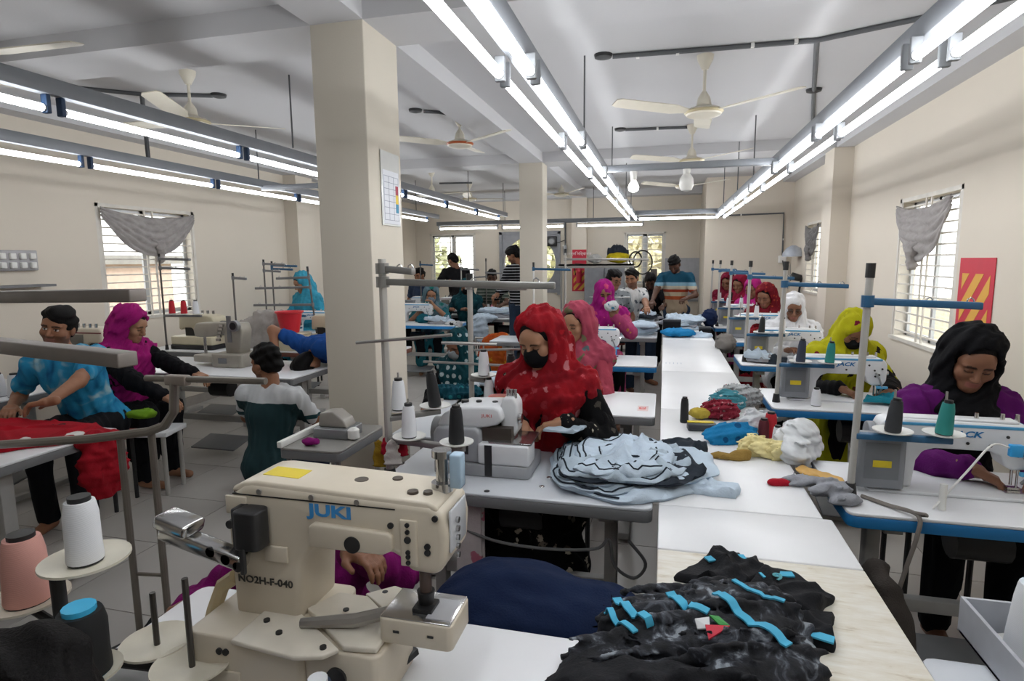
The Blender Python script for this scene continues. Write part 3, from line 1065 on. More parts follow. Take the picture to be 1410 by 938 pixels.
# small window sill block between cabinet and window: dado below right far window
dd = thing('counter', 'pale counter below the barred window at the far end', 'counter', (-.35, 11.75, 0))
MB().box(-.35, .45, -.3, .3, 0, .98).build('body', mat('counter_paint', '#b9b7b4', .6), dd, bevel=.01)
MB().box(-.37, .47, -.32, .32, .98, 1.02).build('top', mat('counter_top', '#cfcdc8', .4), dd, bevel=.006)
bt = thing('bottle', 'slim dark bottle on the counter below the far barred window', 'bottle', (-.37, 11.65, 1.02))
MB().lathe([(.022, 0), (.022, .15), (.01, .18), (.01, .22)], 12).build('body', M_DARK, bt)
MB().cyl((0, 0, .22), (0, 0, .24), .012).build('cap', M_GREY, bt)
sp_ = thing('speaker_box', 'upright brown box on the counter below the far barred window', 'box', (-.19, 11.65, 1.02))
MB().box(-.06, .06, -.06, .06, 0, .40).build('body', mat('brown_box', '#5b534c', .6), sp_, bevel=.01)
MB().cyl((0, -.061, .26), (0, -.066, .26), .04, n=16).build('cone', M_DARK, sp_)
# ================================================================== tables, machines, thread stands
M_TOPW = mat('laminate_white', '#e6e7ea', .28, 0, .03, 3)
M_TOPG = mat('laminate_grey', '#c3c7cd', .3, 0, .04, 3)
M_EDGEB = mat('edge_blue', '#1f6ea6', .4, 0, .06)
M_EDGEG = mat('edge_grey', '#6f7072', .45, 0, .06)
M_LEG = mat('leg_grey', '#a4a3a0', .5, .2, .08)
M_CREAM = mat('machine_cream', '#d2c8b6', .35, 0, .04)
M_MACHW = mat('machine_white', '#dfe1e4', .3, 0, .03)
M_MACHB = mat('machine_beige', '#c8bfa6', .4, 0, .06)
M_MOTOR = mat('motor_grey', '#85888d', .4, .2, .05)
M_BLUE = mat('stand_blue', '#28597d', .4, 0, .06)
M_LBLUE = mat('stripe_blue', '#4a9cc9', .4)
M_STICK = mat('sticker_yellow', '#d9c22a', .5)
M_POLE = mat('pole_grey', '#b5b3ae', .4, .3, .06)
M_WOOD = mat('plywood', '#d8cdb4', .6, 0, .08, 12)

def sew_table(loc, w, d, label, edge=M_EDGEB, top=M_TOPW, h=.75, rz=0, th=.04, legs=True, cat='table', group='sewing tables'):
    t = thing('sewing_table', label, cat, loc, rz, group)
    MB().flat(round_rect(-w / 2, w / 2, -d / 2, d / 2, .03), h - .012, h).build('top', top, t, bevel=.003)
    MB().flat(round_rect(-w / 2, w / 2, -d / 2, d / 2, .03), h - .012 - th, h - .0125).build('edge_band', edge, t, bevel=.002)
    if legs:
        for s in (-1, 1):
            x = s * (w / 2 - .16)
            lg = MB().box(x - .025, x + .025, -.03, .03, .06, h - .05).build('leg', M_LEG, t, bevel=.004)
            MB().box(x - .03, x + .03, -d / 2 + .02, d / 2 - .02, .02, .06).build('foot', M_LEG, lg, bevel=.004)
            MB().box(x - .03, x + .03, -d / 2 + .06, d / 2 - .06, h - .09, h - .052).build('bearer', M_LEG, lg, bevel=.004)
        MB().box(-w / 2 + .16, w / 2 - .16, -.02, .02, .28, .33).build('crossbar', M_LEG, t, bevel=.004)
        MB().at((0, -.02, .10), (R(12), 0, 0)).cbox((0, 0, 0), (.42, .24, .015)).build('treadle', M_EDGEG, t, bevel=.005)
        MB().cyl((-.1, .05, h - .2), (.08, .05, h - .2), .07).build('motor', M_DARK, t)
    return t

# the long centre bench: three board tops on frames
def bench_top(y0, y1, label, m, x0=0.0, x1=.525, h=.752):
    t = thing('bench', label, 'bench', (0, 0, 0), 0, 'tops of the long centre bench')
    MB().box(x0, x1, y0 + .003, y1 - .003, h - .028, h).build('top', m, t, bevel=.004)
    for y in (y0 + .15, y1 - .15):
        for x in (x0 + .05, x1 - .05):
            MB().box(x - .02, x + .02, y - .02, y + .02, 0, h - .028).build('leg', M_LEG, t)
    return t
M_BENCH = mat('bench_board', '#e7e8ea', .35, 0, .03, 4)
def worn_board():
    m, nt, b = _new('worn_board')
    v = _tc(nt, (3, 14, 3))
    f = _noise(nt, v, 3.5, 6, .65, .4)
    c = _ramp(nt, f, [(.35, lin('#e6e3da')), (.6, lin('#d9d2c2')), (.72, lin('#b9ac96'))])
    nt.links.new(c, b.inputs['Base Color']); b.inputs['Roughness'].default_value = .5
    return m
M_WORN = worn_board()
bench_top(.55, 1.72, 'worn cream bench top nearest, carrying the black garments', M_WORN, 0, .55)
bench_top(1.72, 2.05, 'short white board of the centre bench behind the black garments', M_BENCH, 0, .55)
bench_top(2.05, 3.44, 'white bench top carrying bags of trimmings', M_BENCH)
bench_top(3.44, 4.66, 'empty white bench top behind the black thread cone', M_BENCH)
bench_top(4.66, 6.5, 'white bench top with a faint row of marks', M_BENCH)
bench_top(6.5, 8.35, 'farthest white bench top covered with grey garments', M_BENCH)

# ------------------------------------------------------------------ thread cones
CORE = {}
def cone(loc, col, label, h=.125, r=.034, tilt=(0, 0), taper=.72, core='dark_plastic', group='thread cones'):
    t = thing('thread_cone', label, 'thread cone', loc, 0, group)
    t.rotation_euler = (tilt[0], tilt[1], 0)
    m = cone_mat(col)
    MB().lathe([(r * .98, .004), (r, .01), (r * .96, h * .3), (r * (taper + .1), h * .75), (r * taper, h - .012), (r * taper * .93, h - .004)], 18).build('thread', m, t)
    MB().cyl((0, 0, 0), (0, 0, .008), r * .94, n=16).build('base_ring', MATS[core], t)
    MB().cyl((0, 0, h - .006), (0, 0, h + .006), r * taper * .72, n=14).build('core', MATS[core], t)
    return t
def cone_mat(col):
    n = 'thread_' + str(col)
    if n in MATS: return MATS[n]
    m, nt, b = _new(n)
    v = _tc(nt, (1, 1, 1))
    w = nt.nodes.new('ShaderNodeTexWave'); w.bands_direction = 'Z'
    w.inputs['Scale'].default_value = 130; w.inputs['Distortion'].default_value = 2.0
    nt.links.new(v, w.inputs['Vector'])
    c = lin(col); d = tuple(x * .86 for x in c[:3]) + (1,)
    nt.links.new(_ramp(nt, w.outputs['Fac'], [(0, d), (1, c)]), b.inputs['Base Color'])
    b.inputs['Roughness'].default_value = .7
    _bump(nt, b, w.outputs['Fac'], .15, .002)
    MATS[n] = m
    return m
mat('core_white', '#e4e6ea', .5); mat('core_blue', '#3fb3e0', .4)
C_W, C_K, C_N, C_T, C_R, C_M = '#e9ebef', '#17181b', '#2b3346', '#1f7f79', '#c01f2e', '#5a1420'

def arm_bar(mb, a, b, w=.028, h=.02):
    """flat U-section bar from a to b"""
    a, b = Vector(a), Vector(b)
    d = (b - a).normalized(); n = d.cross(Vector((0, 0, 1))).normalized() * (w / 2); u = Vector((0, 0, h / 2))
    vs = [p + s * n + q * u for p in (a, b) for s, q in ((-1, -1), (1, -1), (1, 1), (-1, 1))]
    return mb.add(vs, [(0, 1, 2, 3), (7, 6, 5, 4), (0, 4, 5, 1), (1, 5, 6, 2), (2, 6, 7, 3), (3, 7, 4, 0)])

def thread_stand(loc, label, h=.80, arms=(), plates=(), arm_m=M_BLUE, pole_r=.011, lean=(0, 0), cap=True, pole_m=M_POLE, rods_=(), plate_r=.062):
    """pole with flat arms; arms = (z, (dx, dy)); plates = (z, (dx, dy)) spool plates with pins"""
    t = thing('thread_stand', label, 'thread stand', loc)
    P = lambda z: Vector((lean[0] * z, lean[1] * z, z))
    MB().cyl((0, 0, 0), (0, 0, .05), pole_r * 1.9, pole_r * 1.4).build('base_clamp', M_DARK, t)
    MB().cyl(P(.02), P(h), pole_r, n=12).build('pole', pole_m, t)
    if cap:
        MB().cyl(P(h - .02), P(h + .03), pole_r * 1.25, n=12).build('cap', M_DARK, t)
    for z, (dx, dy) in arms:
        m = MB(); p = P(z)
        a_ = arm_bar(m, p, p + Vector((dx, dy, -.012)), .026, .024).build('arm', arm_m, t, bevel=.004)
        q = MB().cyl(p - Vector((0, 0, .02)), p + Vector((0, 0, .02)), pole_r * 1.7, n=12).build('clamp', arm_m, t)
        for f in (.55, .9):
            MB().tube([p + Vector((dx * f, dy * f, -.005)) + Vector((.0, 0, .02 * math.sin(i * PI / 4))) + Vector((.012 * math.cos(i * PI / 4), 0, 0)) for i in range(5)], .0025, 5).build('thread_guide', M_CHROME, a_)
    for z, (dx, dy) in plates:
        p = P(z); e = p + Vector((dx, dy, 0))
        pl = MB().lathe([(plate_r * .5, -.004), (plate_r, .004), (plate_r * 1.01, .008), (plate_r * .97, .007), (plate_r * .5, .0), (.01, .0)], 24, e).build('spool_plate', M_WHITEP, t)
        MB().cyl(e, e + Vector((0, 0, .15)), .004, n=8).build('spool_pin', M_STEEL, pl)
    if plates:
        zs = sorted({p[0] for p in plates})
        for z in zs:
            far = max([p for p in plates if p[0] == z], key=lambda q: math.hypot(*q[1]))
            p = P(z)
            m = MB(); arm_bar(m, p + Vector((0, 0, -.02)), p + Vector((far[1][0] * 1.1, far[1][1] * 1.1, -.02)), .03, .022)
            m.build('spool_arm', arm_m, t, bevel=.004)
    for a, b in rods_:
        MB().cyl(a, b, .006, n=8).build('rod', M_STEEL, t)
    return t

# ------------------------------------------------------------------ lockstitch machine (blue striped)
def lockstitch(loc, label, rz=0, body=M_MACHW, motor=M_MOTOR, brand=True, sc=1.0):
    t = thing('sewing_machine', label, 'sewing machine', loc, rz, 'lockstitch sewing machines')
    t.scale = (sc, sc, sc)
    MB().flat(round_rect(-.24, .28, -.09, .09, .012), 0, .012).build('bed', body, t, bevel=.003)
    out = [(-.20, .012), (-.20, .235), (-.19, .258), (-.165, .268), (.25, .262), (.285, .25), (.298, .225), (.296, .13), (.282, .105), (.225, .098),
           (.20, .112), (.185, .150), (.155, .163), (-.02, .163), (-.055, .150), (-.075, .115), (-.085, .012)]
    MB().prism(out, -.045, .045).build('arm', body, t, bevel=.010, seg=3)
    MB().box(-.185, .27, -.047, .047, .246, .257).build('stripe', M_LBLUE, t, bevel=.002)
    MB().box(-.15, .24, -.03, .03, .262, .272).build('top_cover', body, t, bevel=.004)
    mo = MB().flat(round_rect(-.29, -.125, -.105, -.03, .02), .02, .215).build('motor_box', motor, t, bevel=.006)
    MB().box(-.235, -.175, -.1092, -.107, .10, .125).build('sticker', M_STICK, mo, smooth=0)
    MB().box(-.262, -.15, -.1075, -.104, .055, .19).build('cover_panel', mat('motor_panel', '#74777c', .4, .2), mo, bevel=.001)
    MB().cyl((-.232, 0, .20), (-.205, 0, .20), .042, n=24).cyl((-.205, 0, .20), (-.19, 0, .20), .018).build('handwheel', M_MOTOR, t, bevel=.004)
    MB().cyl((.262, 0, .02), (.262, 0, .11), .004, n=8).build('needle_bar', M_CHROME, t)
    MB().cyl((.25, .012, .03), (.25, .012, .12), .005, n=8).box(.235, .275, -.004, .02, .016, .024).build('presser_foot', M_CHROME, t)
    MB().box(.215, .29, -.035, .035, .012, .0145).build('throat_plate', M_CHROME, t)
    for x, z in ((-.12, .20), (-.03, .20), (.08, .19), (.15, .185), (.23, .19), (.255, .165), (.235, .155), (.27, .20), (-.14, .08), (.2, .22)):
        MB().cyl((x, -.0455, z), (x, -.049, z), .0055, n=10).build('screw', M_DARK, t)
    MB().tube([(.235, -.05, .175), (.25, -.065, .15), (.272, -.06, .09), (.262, -.03, .05)], .0055).build('lifter_lever', M_GREY, t)
    for x in (.02, .12, .20, .245):
        MB().cyl((x, 0, .265), (x, 0, .292 if x > .1 else .28), .008, .006, n=10).build('thread_post', M_CHROME, t)
    MB().cyl((.297, -.01, .17), (.312, -.01, .17), .014, n=14).build('tension_knob', M_CHROME, t)
    MB().box(.24, .30, -.065, -.05, .085, .1).build('led_holder', M_LBLUE, t, bevel=.003)
    if brand:
        text('brand_lettering', 'JACK', .03, (.075, -.0462, .222), (R(90), 0, 0), M_EDGEB, t, shear=.25, sx=1.35, bold=.0008)
    return t

# ------------------------------------------------------------------ generic beige overlock / interlock
def overlock(loc, label, rz=0, body=M_MACHB, sc=1.0):
    t = thing('overlock_machine', label, 'sewing machine', loc, rz, 'overlock machines')
    t.scale = (sc,) * 3
    MB().flat(round_rect(-.20, .20, -.12, .12, .03), 0, .035).build('base', M_DARK, t, bevel=.006)
    MB().flat(round_rect(-.195, .195, -.115, .115, .03), .035, .10).build('body', body, t, bevel=.008)
    MB().prism([(-.19, .10), (-.19, .22), (-.175, .25), (-.13, .262), (.10, .262), (.125, .25), (.13, .15), (.105, .145), (.09, .165), (.02, .165), (.0, .15), (-.01, .10)], -.07, .08).build('arm', body, t, bevel=.010)
    MB().box(-.16, -.02, -.074, -.07, .14, .22).build('cover_panel', mat('dark_panel', '#6d6a62', .5), t, bevel=.001)
    MB().box(.0, .09, -.05, .06, .10, .165).build('looper_recess', M_DARK, t)
    MB().cyl((.10, -.02, .10), (.10, -.02, .17), .006, n=8).box(.08, .13, -.04, .0, .10, .112).build('presser_foot', M_CHROME, t)
    MB().cyl((-.225, .0, .16), (-.195, 0, .16), .055, n=20).build('handwheel', M_DARK, t)
    for x in (-.10, -.05, .0, .05):
        MB().cyl((x, -.03, .262), (x, -.03, .29), .009, n=10).build('tension_knob', M_CHROME, t)
    MB().box(-.19, .13, -.072, -.0695, .228, .236).build('trim_line', mat('maroon_line', '#7a2f38', .5), t)
    for x in (-.15, -.1, .14):
        MB().cyl((x, -.116, .065), (x, -.119, .065), .01, n=10).build('screw', M_DARK, t)
    return t

# ================================================================== right hand row
RT_Y = [2.40, 3.87, 5.33, 6.75, 8.05, 9.25]
names = ['in front of the woman in purple', 'in front of the woman in yellow', 'in front of the woman in white', 'in front of the woman in the red scarf', 'in front of the magenta scarf', 'farthest along the right wall']
cones_r = [[(C_N, .115), (C_T, .115)], [(C_N, .13), (C_T, .12)], [(C_K, .12), (C_W, .12)], [(C_K, .12), (C_W, .12)], [(C_W, .12), (C_W, .12)], [(C_W, .12), (C_K, .12)]]
cname = {C_W: 'white', C_K: 'black', C_N: 'dark navy', C_T: 'teal green', C_R: 'red', C_M: 'maroon'}
cones_r[0][0] = ('#2a2c30', .115); cname['#2a2c30'] = 'charcoal'
RX0 = [.62, .62, .62, .64, .66, .68]
for i, y in enumerate(RT_Y):
    cx = .62 + .54
    sew_table((cx, y, 0), 1.08, .55, 'white sewing table with blue edge ' + names[i])
    lockstitch((.98, y + .03, .7505), 'white lockstitch machine with blue stripe ' + names[i])
    px, pyy = .665, y - .12
    thread_stand((px, pyy, .7505), 'blue armed thread stand ' + names[i], .80, [(.70, (.33, -.02))],
                 [(.245, (.115, .0)), (.245, (.27, .0))], lean=(.02, 0), pole_r=.012)
    for k, (cc, hh) in enumerate(cones_r[i]):
        if i == 3 and k == 0: continue
        cone((px + .005 + (.115, .27)[k], pyy, .7505 + .246), cc, '%s thread cone on the blue stand %s' % (cname[cc], names[i]) + ('' if cones_r[i][0][0] != cones_r[i][1][0] else (', nearer the pole', ', at arm end')[k]), hh, .026, tilt=(R(2), R(3)))
cone((.87, 3.70, .7505), C_W, 'white thread cone standing on the table of the woman in yellow', .10, .028)

# blue LED lamp clip and its lead on the nearest machine
ld = thing('work_lamp', 'small blue work lamp with white lead on the nearest right machine', 'lamp', (1.17, 2.31, .945))
MB().flat(round_rect(-.02, .02, -.012, .012, .006), -.02, .02).build('head', mat('lamp_blue', '#2f9ad6', .4), ld, bevel=.004)
MB().tube([(.02, 0, -.01), (.06, -.01, -.04), (.10, -.01, -.05)], .006).build('neck', M_DARK, ld)
MB().tube(spl([(-.02, 0, .01), (-.08, -.02, .02), (-.16, -.06, -.06), (-.27, -.10, -.19)]), .0035, 6).build('lead', M_WHITEP, ld)
# small vertical post and cord on the nearest blue table
ps = thing('post', 'short white post on the nearest blue edged table', 'post', (.93, 2.22, .7505))
MB().cyl((0, 0, 0), (0, 0, .09), .012, .011).build('body', M_WHITEP, ps)
cd = thing('cord', 'grey tied cord hanging over the blue table edge', 'cord', (0, 0, 0))
MB().tube(spl([(.70, 2.27, .758), (.76, 2.20, .759), (.82, 2.115, .764), (.815, 2.095, .70), (.79, 2.095, .58), (.75, 2.10, .35), (.74, 2.11, .1)]), .007).build('strand', mat('cord_grey', '#77706a', .8), cd)
MB().tube([(.82, 2.125, .762), (.845, 2.11, .768), (.835, 2.10, .775), (.815, 2.12, .77)], .006).build('knot', mat('cord_grey', '#77706a', .8), cd)

# near right table with tray and white cone
nt2 = sew_table((1.15, 1.13, 0), 1.16, .56, 'grey topped table at lower right with a raised tray', M_EDGEG, M_TOPG, .715)
tr = thing('metal_tray', 'shallow grey tray on the table at lower right', 'tray', (.86, 1.40, .7155))
MB().box(-.16, .6, -.14, -.132, 0, .085).box(-.16, .6, .132, .14, 0, .085).box(-.16, -.152, -.132, .132, 0, .085).box(-.16, .6, -.132, .132, 0, .006).build('body', mat('tray_grey', '#b3b6bd', .4, .1), tr)
pl = thing('spool_plate', 'clear round spool plate under the white cone at lower right', 'plate', (.80, 1.44, .7225))
MB().lathe([(.03, 0), (.075, .006), (.078, .012), (.072, .010), (.03, .006), (.008, .006)], 28).build('dish', M_WHITEP, pl)
MB().cyl((0, 0, .006), (0, 0, .17), .004, n=8).build('pin', M_STEEL, pl)
cone((.80, 1.44, .731), C_W, 'large white thread cone at the lower right edge', .17, .052, core='core_blue')

# ================================================================== left of the centre bench
sew_table((-.54, 2.28, 0), 1.04, .56, 'grey sewing table in front of the woman in red', M_EDGEG, M_TOPG)
sew_table((-.62, 3.54, 0), 1.18, .60, 'glossy white sewing table with a red sticker in front of the woman in pink', M_EDGEG, M_TOPW)
st = thing('sticker', 'small red number sticker on the glossy white table', 'sticker', (-.10, 3.42, .7512))
MB().box(-.03, .03, -.06, .06, 0, .0006).build('backing', mat('sticker_back', '#d9c3c2', .5), st, smooth=0)
text('digits', '02', .055, (.0, .0, .001), (0, 0, R(90)), mat('digit_red', '#c8433c', .5), st, bold=.001)
sew_table((-.60, 5.09, 0), 1.12, .54, 'white sewing table with blue edge in front of the woman in the magenta veil')
sew_table((-.62, 6.92, 0), 1.12, .56, 'grey edged table piled with grey garments in front of the man in white', M_EDGEG, M_TOPG)
sew_table((-.62, 8.6, 0), 1.12, .7, 'far table with grey garments in front of the man in the black polo', M_EDGEG, M_TOPG)
sew_table((-.60, .93, 0), 1.14, .62, 'near white table carrying the big cream machine', M_EDGEG, M_TOPW)
sew_table((-1.13, 3.38, 0), .34, 1.5, 'white side table with a heap of teal cloth beside the column', M_EDGEG, M_TOPG)
lockstitch((-.66, 5.2, .7505), 'white lockstitch machine in front of the woman in the magenta veil', sc=1.0)
overlock((-.86, 6.98, .7505), 'grey white overlock machine beside the garment pile', 0, M_MACHW)

# ------------------------------------------------------------------ near cream coverstitch machine
def coverstitch():
    t = thing('coverstitch_machine', 'large cream coverstitch machine in the foreground', 'sewing machine', (-.63, 1.0, .7505))
    B = M_CREAM
    MB().flat(round_rect(-.29, -.03, -.085, .15, .02), 0, .115).build('base', B, t, bevel=.010, seg=3)
    MB().flat(round_rect(-.04, .13, -.07, .10, .02), 0, .112).build('bed_support', B, t, bevel=.008)
    MB().cyl((.04, -.07, .06), (.04, -.076, .06), .021, n=20).build('round_port', M_DARK, t)
    MB().prism([(-.24, .105), (-.245, .30), (-.235, .375), (-.20, .398), (-.18, .402), (.21, .390), (.235, .375), (.242, .33), (.238, .27), (.22, .250), (.165, .252), (.150, .275), (.13, .285),
                (-.01, .285), (-.05, .275), (-.075, .24), (-.085, .105)], -.0, .145).build('arm', B, t, bevel=.014, seg=3)
    MB().prism([(-.232, .379), (-.228, .390), (-.20, .403), (-.17, .407), (.205, .396), (.222, .388), (.226, .376)], .004, .141).build('top_lid', B, t, bevel=.008)
    MB().box(-.225, .14, -.0012, .01, .3765, .379).build('lid_joint', M_DARK, t)
    MB().prism([(-.045, .285), (-.045, .328), (-.035, .336), (.125, .332), (.135, .325), (.135, .297), (.115, .287)], -.012, .004).build('front_panel', B, t, bevel=.004)
    MB().cyl((.052, -.012, .302), (.052, -.0145, .302), .017, n=24).build('sight_glass', M_DARK, t)
    fp = MB().flat(round_rect(.15, .185, -.006, .004, .004), .268, .36).build('face_plate', B, t, bevel=.002)
    for z in (.352, .338, .322, .297, .288, .276):
        MB().cyl((.167, -.006, z), (.167, -.009, z), .0048 if z != .322 else .007, n=10).build('hole', M_DARK, fp)
    for x, z in ((.205, .310), (.205, .298), (.222, .368), (.13, .345)):
        MB().cyl((x, .0, z), (x, -.004, z), .0062, n=12).build('screw', M_DARK, t)
    for x, z in ((-.16, .387), (-.04, .386), (.06, .385)):
        MB().cyl((x, .0, z), (x, -.003, z), .006, n=12).build('screw', M_STEEL, t)
    tl = MB().box(.2405, .246, .02, .11, .29, .375).build('thread_cover', mat('clear_grey', '#c9ccd2', .15), t, bevel=.006)
    for k in range(5):
        MB().cyl((.246, .05, .275 + .018 * k), (.252, .05, .275 + .018 * k), .006).build('thread_eye', M_CHROME, tl)
    # top fittings
    for x, y, r in ((-.03, .07, .022), (.03, .075, .016), (.10, .1, .012), (.16, .04, .012), (.19, .045, .01)):
        MB().cyl((x, y, .395), (x, y, .402), r, r * .9, n=20).build('oil_cap', mat('oil_cap_brown', '#4c443c', .4), t)
    tp = MB().cyl((.205, .085, .39), (.205, .085, .408), .022, n=20).cyl((.205, .085, .408), (.205, .085, .47), .013, n=14).cyl((.205, .085, .46), (.205, .085, .475), .02, n=16).build('thread_tensioner', M_CHROME, t)
    MB().box(.225, .25, .07, .10, .40, .47).build('plastic_cup', mat('cup_clear_blue', '#a9c3d8', .15), tp, bevel=.004)
    MB().at((-.125, .07, .4055), (0, R(1.6), 0)).box(-.055, .03, -.03, .02, 0, .0012).build('yellow_sticker', M_STICK, t, smooth=0)
    # lettering
    text('brand_lettering', 'JUKI', .034, (.0, -.0015, .3595), (R(90), 0, R(0)), mat('brand_blue', '#3d8fd0', .4), t, sx=1.5, bold=.0012)
    text('model_lettering', 'NO2H-F-040', .022, (-.160, -.0015, .192), (R(90), 0, 0), mat('stencil_dark', '#3a3834', .6), t, sx=1.1, bold=.0004)
    # bed plates
    MB().flat([(-.17, -.10), (-.02, -.115), (.03, -.10), (.05, -.075), (-.10, .02), (-.17, .02)], .114, .124).build('bed_plate', mat('plate_white', '#d6cfc1', .35), t, bevel=.003)
    MB().flat([(-.085, .028), (.055, -.068), (.12, -.06), (.12, .02), (.02, .10), (-.05, .10)], .114, .126).build('bed_plate', MATS['plate_white'], t, bevel=.003)
    MB().flat([(.01, .105), (.12, .03), (.18, .04), (.19, .11), (.06, .15)], .114, .128).build('bed_plate', MATS['plate_white'], t, bevel=.003)
    fe = MB().tube([(-.06, -.03, .132), (.05, -.01, .142), (.11, .01, .155), (.17, .02, .165)], [.010, .014, .013, .006]).build('folder_guide', M_STEEL, t)
    for x, y in ((-.09, -.06), (.02, -.08), (.0, .04), (.09, .06), (-.14, -.03), (.05, .12)):
        MB().cyl((x, y, .12), (x, y, .1285), .0065, n=12).build('plate_screw', M_DARK, t)
    # needle arm block at the right
    nb = MB().flat(round_rect(.112, .262, -.035, .075, .012), .122, .172).build('needle_block', B, t, bevel=.006)
    MB().box(.116, .258, -.031, .071, .172, .1745).build('needle_plate', M_CHROME, nb, bevel=.001)
    MB().box(.205, .252, -.02, .05, .1745, .1765).build('slide_plate', mat('slide_white', '#d8dadf', .15, .4), nb)
    for x in (.15, .22):
        MB().box(x - .006, x + .006, -.037, -.034, .147, .151).build('slot', M_DARK, nb)
    MB().cyl((.19, .02, .175), (.19, .02, .26), .012, n=14).build('needle_bar', mat('bar_brown', '#4a3a34', .4), t)
    MB().cyl((.19, .02, .175), (.19, .02, .208), .014, .018, n=12).box(.172, .212, -.008, .035, .1755, .183).build('presser_foot', M_DARK, t)
    # front levers on the column
    lv = MB().at((-.165, -.03, .33), (0, 0, 0)).flat(round_rect(-.03, .03, -.02, .03, .015), -.05, .03).build('black_handle', M_DARK, t, bevel=.01)
    MB().box(-.205, -.185, -.035, -.0, .27, .36).build('lever_bracket', M_DARK, lv, bevel=.004)
    MB().cyl((-.222, -.02, .318), (-.222, 0, .318), .009).build('knob', M_DARK, t)
    MB().box(-.24, -.19, -.006, .0, .335, .375).build('boss', B, t, bevel=.003)
    gb = MB().at((-.27, -.04, .278), (0, R(14), 0)).box(-.10, .10, -.018, .018, -.016, .016).build('chrome_guide', M_CHROME, t, bevel=.006)
    MB().at((-.325, -.04, .305), (0, R(14), 0)).box(-.045, .035, -.03, .03, .0, .03).build('chrome_cover', M_CHROME, gb, bevel=.008)
    for x, z in ((-.24, .275), (-.205, .263), (-.178, .251)):
        MB().cyl((x, -.058, z), (x, -.05, z), .011, n=14).build('guide_knob', M_DARK, gb)
    MB().tube([(-.17, -.05, .235), (-.165, -.055, .26), (-.17, -.05, .285)], .006).build('wire_lever', M_DARK, gb)
    MB().box(-.155, -.10, -.006, .0, .24, .275).build('side_boss', B, t, bevel=.004)
    # cream belt guard on the left, base details
    gd = MB()
    pts = [(-.265, .10), (-.29, .06), (-.335, .0), (-.36, -.02)]
    MB().tube([(-.25, .02, .18), (-.285, .02, .155), (-.31, .02, .10), (-.335, .02, .03), (-.35, .02, .005)], .016).build('belt_guard', mat('guard_cream', '#cdbd98', .5), t)
    for x, z in ((-.21, .085), (-.195, .085)):
        MB().cyl((x, -.085, z), (x, -.089, z), .007, n=10).build('base_screw', M_DARK, t)
    np_ = MB().box(-.235, -.165, -.089, -.083, .012, .045).build('name_plate', B, t, bevel=.002)
    MB().tube([(.095, -.05, .02), (.11, .02, .02), (.13, .09, .02)], .012, 6).build('chain', M_DARK, t)
    return t
coverstitch()
cone((-.585, .86, .7505), '#24344c', 'navy thread cone with a yellow cap at the foot of the big cream machine', .105, .034, core='core_white')

# ------------------------------------------------------------------ white overlock of the woman in red
def safety_overlock():
    t = thing('overlock_machine', 'grey white overlock machine under the hands of the woman in red', 'sewing machine', (-.69, 2.30, .7505))
    W = M_MACHW; G = mat('overlock_grey', '#9b9da1', .35)
    MB().flat(round_rect(-.20, .20, -.13, .12, .02), 0, .05).build('base', G, t, bevel=.006)
    MB().prism([(-.20, .05), (-.20, .16), (-.185, .19), (-.02, .19), (.0, .17), (.0, .05)], -.12, .10).build('lower_body', G, t, bevel=.010)
    MB().prism([(-.195, .185), (-.17, .235), (-.10, .268), (.05, .275), (.075, .262), (.085, .22), (.06, .20), (.0, .185)], -.09, .10).build('upper_arm', W, t, bevel=.012, seg=3)
    MB().prism([(.07, .14), (.06, .26), (.075, .305), (.115, .31), (.135, .28), (.135, .17), (.115, .14)], -.05, .05).build('head', W, t, bevel=.012, seg=3)
    MB().box(.0, .12, -.09, .09, .05, .19).build('looper_cavity', mat('cavity_dark', '#4b443e', .5, .3), t)
    MB().box(-.01, .20, -.13, -.02, .05, .135).build('front_cover', W, t, bevel=.010)
    MB().box(.02, .05, -.132, -.128, .005, .13).build('dark_slot', M_DARK, t)
    MB().flat(round_rect(.03, .205, -.12, .06, .01), .135, .142).build('cloth_plate', M_CHROME, t, bevel=.001)
    MB().cyl((.10, -.02, .142), (.10, -.02, .19), .007).box(.085, .125, -.05, -.0, .142, .150).build('presser_foot', M_CHROME, t)
    for x, r_ in ((-.10, .016), (-.04, .012), (.03, .012)):
        MB().cyl((x, .0, .265), (x, .0, .278), r_, n=16).build('cap', M_DARK, t)
    for x in (.09, .105, .12):
        MB().cyl((x, -.02, .30), (x, -.02, .335), .007).build('thread_post', M_CHROME, t)
    MB().cyl((.137, -.03, .22), (.15, -.03, .22), .02, n=16).build('tension_knob', M_CHROME, t)
    MB().box(-.18, -.06, -.1225, -.119, .10, .115).box(-.10, -.05, -.1225, -.119, .085, .13).build('lever_slot', M_DARK, t)
    MB().cyl((-.235, .0, .14), (-.20, .0, .14), .06, n=20).build('handwheel', M_GREY, t)
    text('brand_lettering', 'JUKI', .018, (.02, -.0915, .238), (R(90), 0, 0), mat('brand_red', '#c24a4a', .4), t, sx=1.3)
    return t
safety_overlock()
# holes in the grey table top
for i, (x, y) in enumerate(((-.42, 2.22), (-.43, 2.12), (-.62, 2.03))):
    b = thing('table_bolt', ['steel bolt on the grey table beside the garment pile', 'steel bolt on the grey table, lower of two by the pile', 'dark plug in the grey table top near its front edge'][i], 'bolt', (x, y, .7505))
    MB().lathe([(.011, 0), (.011, .002), (.006, .004)], 14).build('head', M_CHROME if i < 2 else M_DARK, b)

